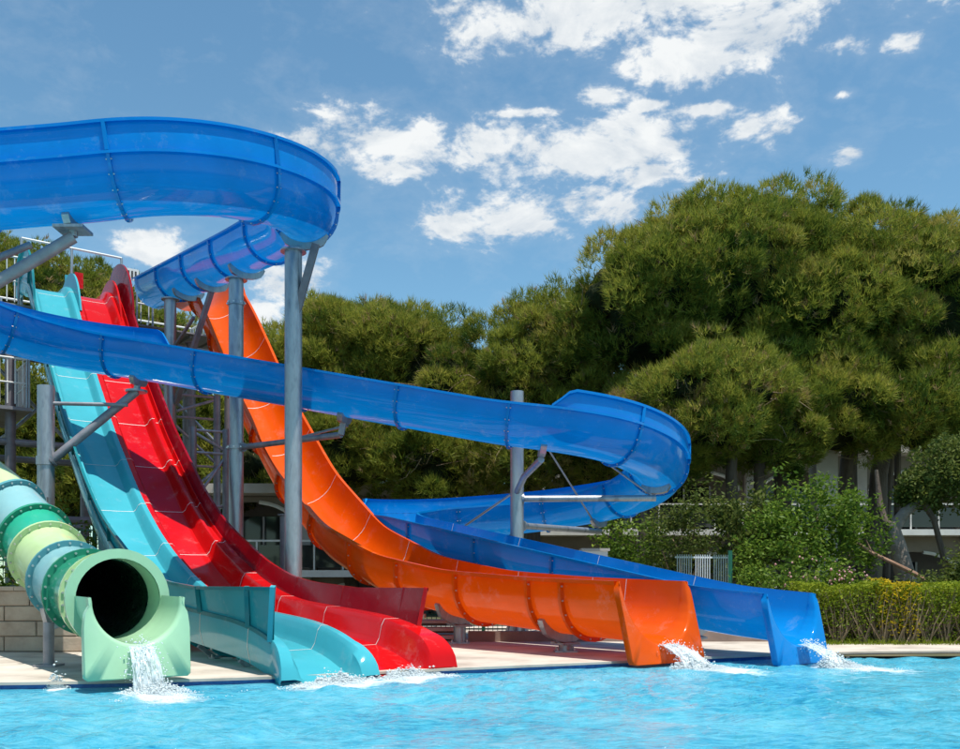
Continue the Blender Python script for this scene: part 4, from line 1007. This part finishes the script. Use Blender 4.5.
# ------------------------------------------------------------------ vegetation
def unit(n, r):
    v = r.normal(size=(n, 3)); return v/np.linalg.norm(v, axis=1)[:, None]
def tufts(C, D, L, r, needles=7, width=0.038, spread=0.48):
    """needle tufts at C pointing along D: thin triangles fanned round the shoot"""
    n = len(C); k = needles
    d = D[:, None, :]+r.normal(0, spread, (n, k, 3)); d /= np.linalg.norm(d, axis=2)[..., None]
    l = L[:, None]*r.uniform(0.7, 1.15, (n, k))
    s = np.cross(d, r.normal(size=(n, k, 3))); s /= np.linalg.norm(s, axis=2)[..., None]
    base = C[:, None, :]+d*0.0+r.normal(0, 0.03, (n, k, 3))
    V = np.stack([base-s*width/2, base+s*width/2, base+d*l[..., None]], 2).reshape(-1, 3)
    return V, np.arange(n*k*3).reshape(-1, 3)
def icosphere(c, R, r, n=20, bump_=0.12):
    V = []; Fc = []; m = n*2
    ph = r.uniform(0, 6.28, 6)
    for i in range(n+1):
        th = math.pi*i/n
        for j in range(m):
            a = 2*math.pi*j/m; d = np.array([math.sin(th)*math.cos(a), math.sin(th)*math.sin(a), math.cos(th)])
            k = 1+bump_*(math.sin(5*d[0]+ph[0])*math.sin(6*d[1]+ph[1])+0.6*math.sin(11*d[2]+ph[2])*math.sin(9*d[0]+ph[3]))
            V.append(c+d*R*k)
    for i in range(n):
        for j in range(m): Fc.append((i*m+j, (i+1)*m+j, (i+1)*m+(j+1) % m, i*m+(j+1) % m))
    return np.array(V), np.array(Fc)
def pine(label, lobes, trunks, seed, dens=1.0, tl=0.235, clump=0.62, trunk_r=0.28, width=0.023, name='umbrella_pine', tint_shift=0.0):
    r = np.random.default_rng(seed)
    base = trunks[0][0]
    t = thing(name, label, 'tree', base, 'pines behind the slides')
    for tk in trunks:
        mb = MB(); m = len(tk); mb.tube(tk, [trunk_r*(1-0.55*i/(m-1)) for i in range(m)], 10); mb.build('trunk', 'bark', t, smooth=True)
    VV = []; TT = []; CV = []; CF = []; co = 0
    lobes = [(np.array(c), np.array(R)-np.array([0.35, 0.3, 0.45])) for c, R in lobes]
    subs = []
    for c, R in lobes:                       # smaller boughs bulging from each dome break its outline
        for k in range(6):
            d = unit(1, r)[0]; d[1] = d[1]*0.8-0.25; d[2] = abs(d[2])*0.9-0.15; d /= np.linalg.norm(d)
            subs.append((c+d*R*np.array([1, 1, 0.86])*r.uniform(0.64, 0.84), R*r.uniform(0.30, 0.48)*np.array([1.1, 1.0, 0.85])))
    lobes = lobes+subs
    for (c, R) in lobes:
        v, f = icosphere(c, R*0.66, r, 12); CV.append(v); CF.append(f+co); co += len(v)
        area = 4*math.pi*((R[0]*R[1])**1.6/3+(R[0]*R[2])**1.6/3+(R[1]*R[2])**1.6/3)**(1/1.6)
        nc = int(area/(math.pi*clump**2)*1.75)
        d = unit(nc, r); keep = (d[:, 1] < 0.55) & (d[:, 2] > -0.75); d = d[keep]; nc = len(d)
        cc = c+d*R*(r.uniform(0.70, 1.05, nc))[:, None]
        cc = cc+r.normal(0, 0.16, cc.shape)
        cr = clump*np.clip(r.lognormal(-0.12, 0.38, nc), 0.4, 1.7)
        # leave out clumps buried inside another lobe
        ok = np.ones(nc, bool)
        for (c2, R2_) in lobes:
            if np.allclose(c2, c): continue
            ok &= (((cc-np.array(c2))/np.array(R2_))**2).sum(1) > 0.42
        # shaded inner shoots that cover the core between the clumps
        ni = int(nc*0.5); di = unit(ni, r); di = di[di[:, 1] < 0.5]; ci = c+di*R*0.72
        cc, cr, d = np.concatenate([cc[ok], ci]), np.concatenate([cr[ok], np.full(len(ci), clump*0.75)]), np.concatenate([d[ok], di]); nc = len(cc)
        nt = int(84*dens)
        e = unit(nc*nt, r).reshape(nc, nt, 3)
        up = np.array([0, 0, 1.])
        outw = d[:, None, :]
        flip = (e*(outw+0.7*up)).sum(2) < -0.35
        e[flip] *= -1
        p = cc[:, None, :]+e*cr[:, None, None]*np.array([1, 1, 0.78])*(r.uniform(0.55, 1.0, (nc, nt))**0.5)[..., None]
        dirs = e*0.65+up*0.75+outw*0.25+r.normal(0, 0.2, (nc, nt, 3)); dirs /= np.linalg.norm(dirs, axis=2)[..., None]
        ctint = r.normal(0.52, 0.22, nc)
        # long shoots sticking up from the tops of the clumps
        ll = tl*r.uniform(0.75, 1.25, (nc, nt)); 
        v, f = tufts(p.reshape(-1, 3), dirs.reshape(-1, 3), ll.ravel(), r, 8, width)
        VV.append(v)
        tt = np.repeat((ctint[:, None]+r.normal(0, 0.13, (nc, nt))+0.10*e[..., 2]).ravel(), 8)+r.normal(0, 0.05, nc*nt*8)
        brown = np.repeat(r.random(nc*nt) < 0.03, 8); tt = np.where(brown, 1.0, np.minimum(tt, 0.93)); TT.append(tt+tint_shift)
    V = np.concatenate(VV); FA = np.arange(len(V)).reshape(-1, 3)
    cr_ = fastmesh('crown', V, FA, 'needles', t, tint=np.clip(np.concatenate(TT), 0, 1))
    fastmesh('shade_core', np.concatenate(CV), np.concatenate(CF), 'crown_shade', cr_)  # added solid dark blobs, standing in for shaded depth and closing gaps
    # bare dead twigs showing between the clumps
    mb = MB()
    for k in range(160):
        c, R = lobes[r.integers(len(lobes))]; d = unit(1, r)[0]; d[1] = -abs(d[1]); d[2] = d[2]*0.7-0.2
        p = np.array(c)+d*np.array(R)*0.93; q = p+np.array([r.normal(0, 0.4), -r.uniform(0.1, 0.4), r.normal(0, 0.3)])
        mid = (p+q)/2+r.normal(0, 0.08, 3); mb.tube([p, mid, q], [0.014, 0.01, 0.005], 4, False)
    tag(mb.build('dead_twigs', 'twig', cr_), kind='stuff')
    return t
def lobe(px, py, rx, ry, d, ryd=None):
    return (at(px, py, d), np.array([rx/F*d, (ryd or min(rx, ry)*1.05)/F*d, ry/F*d]))
def trunk(px, d, ztop, lean=0.0, z0=0.03):
    x = (px-480)/F*d; r = random.Random(int(px*7+d))
    return [np.array([x+lean*k/5+r.uniform(-0.08, 0.08), d+r.uniform(-0.05, 0.05), z0+(ztop-z0)*k/5]) for k in range(6)]
pine('huge domed pine filling the right side of the sky', [lobe(735, 292, 112, 104, 27.5), lobe(830, 318, 125, 112, 28.5), lobe(930, 325, 120, 106, 28.0), lobe(1030, 335, 110, 110, 28.5), lobe(652, 318, 84, 98, 27.0), lobe(805, 408, 110, 78, 26.2), lobe(910, 410, 90, 68, 26.4)],
     [trunk(842, 27.5, 7.5, 0.3), trunk(862, 27.2, 7.0, 0.9), trunk(790, 27.6, 6.5, -0.4)], 11, trunk_r=0.36)
pine('lower pine with drooping clumps in front of the big dome', [lobe(712, 415, 74, 74, 24.4), lobe(650, 450, 62, 66, 24.8), lobe(765, 430, 58, 66, 24.9)], [trunk(733, 24.4, 4.8), trunk(752, 24.8, 5.0, 0.3)], 12, 1.0, 0.22, 0.52, 0.26, tint_shift=0.06)
pine('rounded pine left of centre behind the straight blue flume', [lobe(350, 368, 92, 76, 31.0), lobe(428, 395, 70, 82, 30.5), lobe(290, 400, 62, 70, 31.0), lobe(350, 455, 85, 60, 29.2), lobe(432, 470, 70, 62, 29.0)],
     [trunk(350, 31, 5.5), trunk(440, 30.5, 5.0, 0.3)], 13, tl=0.25)
pine('middle pine rising to meet the big dome behind the blue turn', [lobe(520, 382, 58, 84, 29.0), lobe(575, 372, 56, 84, 28.6), lobe(605, 440, 66, 86, 27.6), lobe(525, 455, 70, 66, 28.0)], [trunk(533, 28.5, 5.5), trunk(610, 27.8, 5.0, 0.4)], 14, tl=0.24, tint_shift=0.03)
pine('far pine top showing over the start tower at left', [lobe(60, 318, 78, 62, 40.0), lobe(-20, 292, 70, 60, 41.0), lobe(130, 350, 70, 55, 39.0)], [trunk(60, 40, 8), trunk(-20, 41, 8)], 15, 0.8, 0.27, 0.9, 0.4, 0.04)
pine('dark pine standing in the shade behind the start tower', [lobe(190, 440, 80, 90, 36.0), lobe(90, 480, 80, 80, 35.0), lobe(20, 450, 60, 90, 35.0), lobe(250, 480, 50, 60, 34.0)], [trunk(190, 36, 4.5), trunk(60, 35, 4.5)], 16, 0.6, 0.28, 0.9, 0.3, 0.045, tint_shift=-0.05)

def leaf_cloud(C, r, size=0.09, droop=0.0):
    n = len(C); a = unit(n, r); a[:, 2] = a[:, 2]*0.6-droop; a /= np.linalg.norm(a, axis=1)[:, None]
    b = np.cross(a, unit(n, r)); b /= np.linalg.norm(b, axis=1)[:, None]
    s = size*r.uniform(0.6, 1.3, n)[:, None]
    V = np.stack([C-a*s*0.5, C+b*s*0.24, C+a*s*0.5, C-b*s*0.24], 1).reshape(-1, 3)
    return V, np.arange(n*4).reshape(-1, 4)
def bush(label, lobes, seed, mat='leaves', n=5000, size=0.10, name='shrub', cat='bush', stems=7, clump=0.30, droop=0.0, base=None, group='garden shrubs', stem_mat='twig'):
    r = np.random.default_rng(seed)
    c0 = np.mean([l[0] for l in lobes], axis=0); base = np.array(base) if base is not None else np.array([c0[0], c0[1], 0.04])
    t = thing(name, label, cat, base, group)
    vol = np.array([np.prod(l[1]) for l in lobes]); vol = vol**0.67/sum(vol**0.67)
    C = []; T = []
    for (c, R), w in zip(lobes, vol):
        k = max(6, int(w*n/60)); d = unit(k, r); d[:, 1] = np.where(r.random(k) < 0.5, -abs(d[:, 1]), d[:, 1])
        cc = c+d*R*(r.uniform(0.55, 1.05, k))[:, None]; ct = r.normal(0.45, 0.16, k)
        m = 60; e = unit(k*m, r).reshape(k, m, 3)*(r.random((k, m, 1))**0.5)*clump*r.uniform(0.6, 1.4, (k, 1, 1))
        P = cc[:, None]+e; P[..., 2] -= droop*np.abs(e[..., 0]+e[..., 1])*1.2
        C.append(P.reshape(-1, 3)); T.append((ct[:, None]+r.normal(0, 0.15, (k, m))+e[..., 2]*0.4).ravel())
    C = np.concatenate(C); T = np.concatenate(T); ok = C[:, 2] > base[2]+0.02; C, T = C[ok], T[ok]
    V, FA = leaf_cloud(C, r, size, droop)
    f = fastmesh('foliage', V, FA, mat, t, tint=np.clip(T, 0, 1))
    mb = MB()
    for k in range(stems):
        c, R = lobes[k % len(lobes)]; top = c+unit(1, r)[0]*R*0.6; b = base+np.array([r.normal(0, 0.15), r.normal(0, 0.1), 0])
        mid = (b+top)/2+r.normal(0, 0.15, 3); mb.tube([b, mid, top], [0.035, 0.025, 0.01], 6, False)
    mb.build('stems', stem_mat, t)
    return t
bush('big bright green bush beside the right blue mouth', [lobe(812, 520, 52, 44, 20), lobe(780, 548, 48, 40, 19.6), lobe(843, 535, 36, 40, 20)], 21, n=9000, size=0.11)
bush('darker bush behind the slatted fence panels', [lobe(700, 525, 34, 40, 21), lobe(672, 545, 30, 36, 21.5)], 22, 'dull_leaves', n=4200, size=0.10)
bush('weeping olive green bush between fence and bright bush', [lobe(742, 540, 30, 44, 20.4), lobe(752, 520, 28, 30, 20.6)], 23, 'dull_leaves', n=4200, size=0.12, droop=0.8)
bush('shaded shrub under the right hand blue turn', [lobe(640, 545, 34, 30, 22.5), lobe(615, 540, 22, 24, 23)], 24, 'leaves', n=2600, size=0.11)
bush('undergrowth behind the hedge at far right', [lobe(945, 592, 50, 22, 18.6), lobe(866, 598, 30, 10, 18.2), lobe(985, 575, 40, 36, 18.6)], 25, 'dull_leaves', n=6000, size=0.10)
bush('shrub in the dark corner left of the banded tube', [lobe(8, 565, 20, 34, 15.2), lobe(60, 545, 30, 45, 18), lobe(110, 560, 26, 30, 18.5)], 26, 'leaves', n=3000, size=0.10)
# pink flowering bush
fb = bush('low bush with pale pink flowers behind the hedge end', [lobe(805, 582, 46, 22, 17.4), lobe(770, 582, 30, 18, 17.2), lobe(850, 588, 24, 14, 17.2)], 27, 'leaves', n=3200, size=0.09)
r = np.random.default_rng(5); c0 = [lobe(808, 574, 44, 20, 17.2), lobe(850, 580, 20, 12, 17.0)]
C = np.concatenate([c+unit(60, r)*R*np.array([1, 0.9, 0.9]) for c, R in c0]); C = C[C[:, 1] < 17.35]
V, FA = drops(C, np.abs(r.normal(0.022, 0.007, (len(C), 1)))*np.ones(3)); tag(fastmesh('flowers', V, FA, 'petals', fb, tint=r.random(len(FA))), kind='stuff')
# hedge: clipped, leggy stems below, leafy top
def hedge(label, x0, x1, y, seed, h=0.98, mat='hedge_leaves', cat='hedge', name='clipped_hedge', n=260, leaf=9000, low=0.45, thick=0.7):
    r = np.random.default_rng(seed); z0 = 0.05
    t = thing(name, label, cat, ((x0+x1)/2, y+thick/2, z0), 'hedge by the pool')
    mb = MB(); nb = max(3, int((x1-x0)/0.34))
    for k in range(n):
        b = x0+((k % nb)+0.5)*(x1-x0)/nb+r.normal(0, 0.04); yy = y+r.uniform(0.08, thick-0.1)
        top = np.array([b+r.normal(0, 0.19), yy+r.normal(0, 0.08), z0+h*r.uniform(0.45, 0.95)]); p = np.array([b, yy, z0]); mid = (p+top)/2+r.normal(0, 0.035, 3)
        mb.tube([p, mid, top], [0.013, 0.009, 0.005], 4, False)
    tag(mb.build('stems', 'twig', t), kind='stuff')
    X = r.uniform(x0, x1, leaf); Zz = z0+h*(1-(1-low)*r.random(leaf)**1.7*1.2); Y = y+r.uniform(0, thick, leaf)
    lowmask = r.random(leaf) < 0.18; Zz = np.where(lowmask, z0+h*r.uniform(0.05, 0.7, leaf), Zz); 
    Zz += 0.035*np.sin(X*5.1)+0.025*np.sin(X*13.7+1); back = r.random(leaf) < 0.22
    Y = np.where(back, y+thick*r.uniform(0.75, 1.05, leaf), Y); Zz = np.where(back, z0+h*r.uniform(0.05, 0.95, leaf), Zz)
    Cc = np.stack([X, Y+r.normal(0, 0.03, leaf), np.maximum(Zz, z0+0.03)], -1)
    V, FA = leaf_cloud(Cc, r, 0.055)
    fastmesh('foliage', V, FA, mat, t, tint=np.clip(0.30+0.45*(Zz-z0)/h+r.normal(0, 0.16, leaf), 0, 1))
hedge('clipped green hedge next to the blue mouth', 5.15, 6.45, 15.0, 31, leaf=11000)
hedge('clipped green hedge at the right edge of the picture', 7.05, 11.5, 15.0, 32, leaf=30000, n=520)
hedge('yellow flowering shrub in the middle of the hedge', 6.42, 7.08, 14.93, 33, h=1.02, mat='yellow_leaves', cat='bush', name='yellow_shrub', n=70, leaf=1700, low=0.35, thick=0.5)
hedge('leafy green hedge plant mixed into the yellow shrub', 6.42, 7.08, 15.06, 34, h=0.98, n=60, leaf=4200, thick=0.6)
# leaning tree with grey forked trunk and a separate fallen reddish stem
def leaning():
    d = 20.5
    t = thing('leaning_tree', 'small leaning tree with pale forked trunk at right', 'tree', at(906, 585, d))
    mb = MB(); mb.tube([at(908, 600, d), at(905, 575, d), at(897, 545, d), at(893, 528, d), at(905, 512, d), at(922, 500, d-.1), at(932, 490, d-.2)], [0.24, 0.21, 0.18, 0.16, 0.12, 0.09, 0.06], 12); mb.build('trunk', 'grey_bark', t, smooth=True)
    mb = MB(); mb.tube([at(893, 532, d), at(884, 520, d), at(880, 505, d+.2), at(876, 470, d+.3)], [0.14, 0.09, 0.07, 0.04], 8); mb.tube([at(922, 500, d-.1), at(934, 520, d), at(944, 560, d)], [0.07, 0.06, 0.07], 8); mb.build('limb', 'bark', t, smooth=True)
    r = np.random.default_rng(8); lobes = [lobe(945, 475, 36, 36, d), lobe(975, 470, 40, 40, d), lobe(918, 490, 20, 16, d)]
    C = []; T = []
    for c, R in lobes:
        k = 70; cc = c+unit(k, r)*R*r.uniform(0.5, 1.05, (k, 1)); e = unit(k*70, r).reshape(k, 70, 3)*r.random((k, 70, 1))**0.5*0.24
        C.append((cc[:, None]+e).reshape(-1, 3)); T.append(np.repeat(r.normal(0.5, 0.15, k), 70))
    C = np.concatenate(C); V, FA = leaf_cloud(C, r, 0.10, 0.5); fastmesh('crown', V, FA, 'dull_leaves', t, tint=np.clip(np.concatenate(T)+r.normal(0, .12, len(FA)), 0, 1))
    t = thing('fallen_stem', 'thin reddish stem slanting down to the hedge at right', 'branch', at(925, 580, 19.2))
    mb = MB(); mb.tube([at(930, 584, 19.2), at(915, 574, 19.2), at(895, 564, 19.3), at(872, 553, 19.4), at(858, 543, 19.5)], [0.055, 0.05, 0.042, 0.035, 0.02], 8); mb.build('stem', 'red_bark', t, smooth=True)
    mb = MB(); mb.tube([at(872, 553, 19.4), at(866, 540, 19.4)], [0.02, 0.008], 6); mb.build('twig', 'red_bark', t)
leaning()
# slim trunks under the big pine
for px, d, lab in ((884, 27.6, 'slim dark trunk left of the leaning tree'), (893, 28.2, 'second slim dark trunk left of the leaning tree'), (634, 23.5, 'dark trunk pair member nearest the grey post'), (645, 23.8, 'dark trunk right of its twin under the blue turn')):
    t = thing('slim_tree', lab, 'tree', ((px-480)/F*d, d, 0.03), 'slim trunks in the shade')
    mb = MB(); mb.tube(trunk(px, d, 7.6 if px > 800 else 4.2, 0.3), [0.13, 0.12, 0.11, 0.10, 0.08, 0.06], 8); mb.build('trunk', 'bark', t, smooth=True)
# grass strip behind the hedge
r = np.random.default_rng(9); n = 9000
C = np.stack([r.uniform(5, 14, n), 14.75+r.uniform(0, 1.6, n)**1.0, np.full(n, 0.05)], -1); D = np.tile([0, 0, 1.], (n, 1))
V, FA = tufts(C, D, r.uniform(0.05, 0.11, n), r, 3, 0.012, 0.35)
tag(fastmesh('grass', V, FA, 'hedge_leaves', tint=r.uniform(0.3, 0.8, len(FA))), 'short grass growing under the hedge', 'grass', kind='stuff')
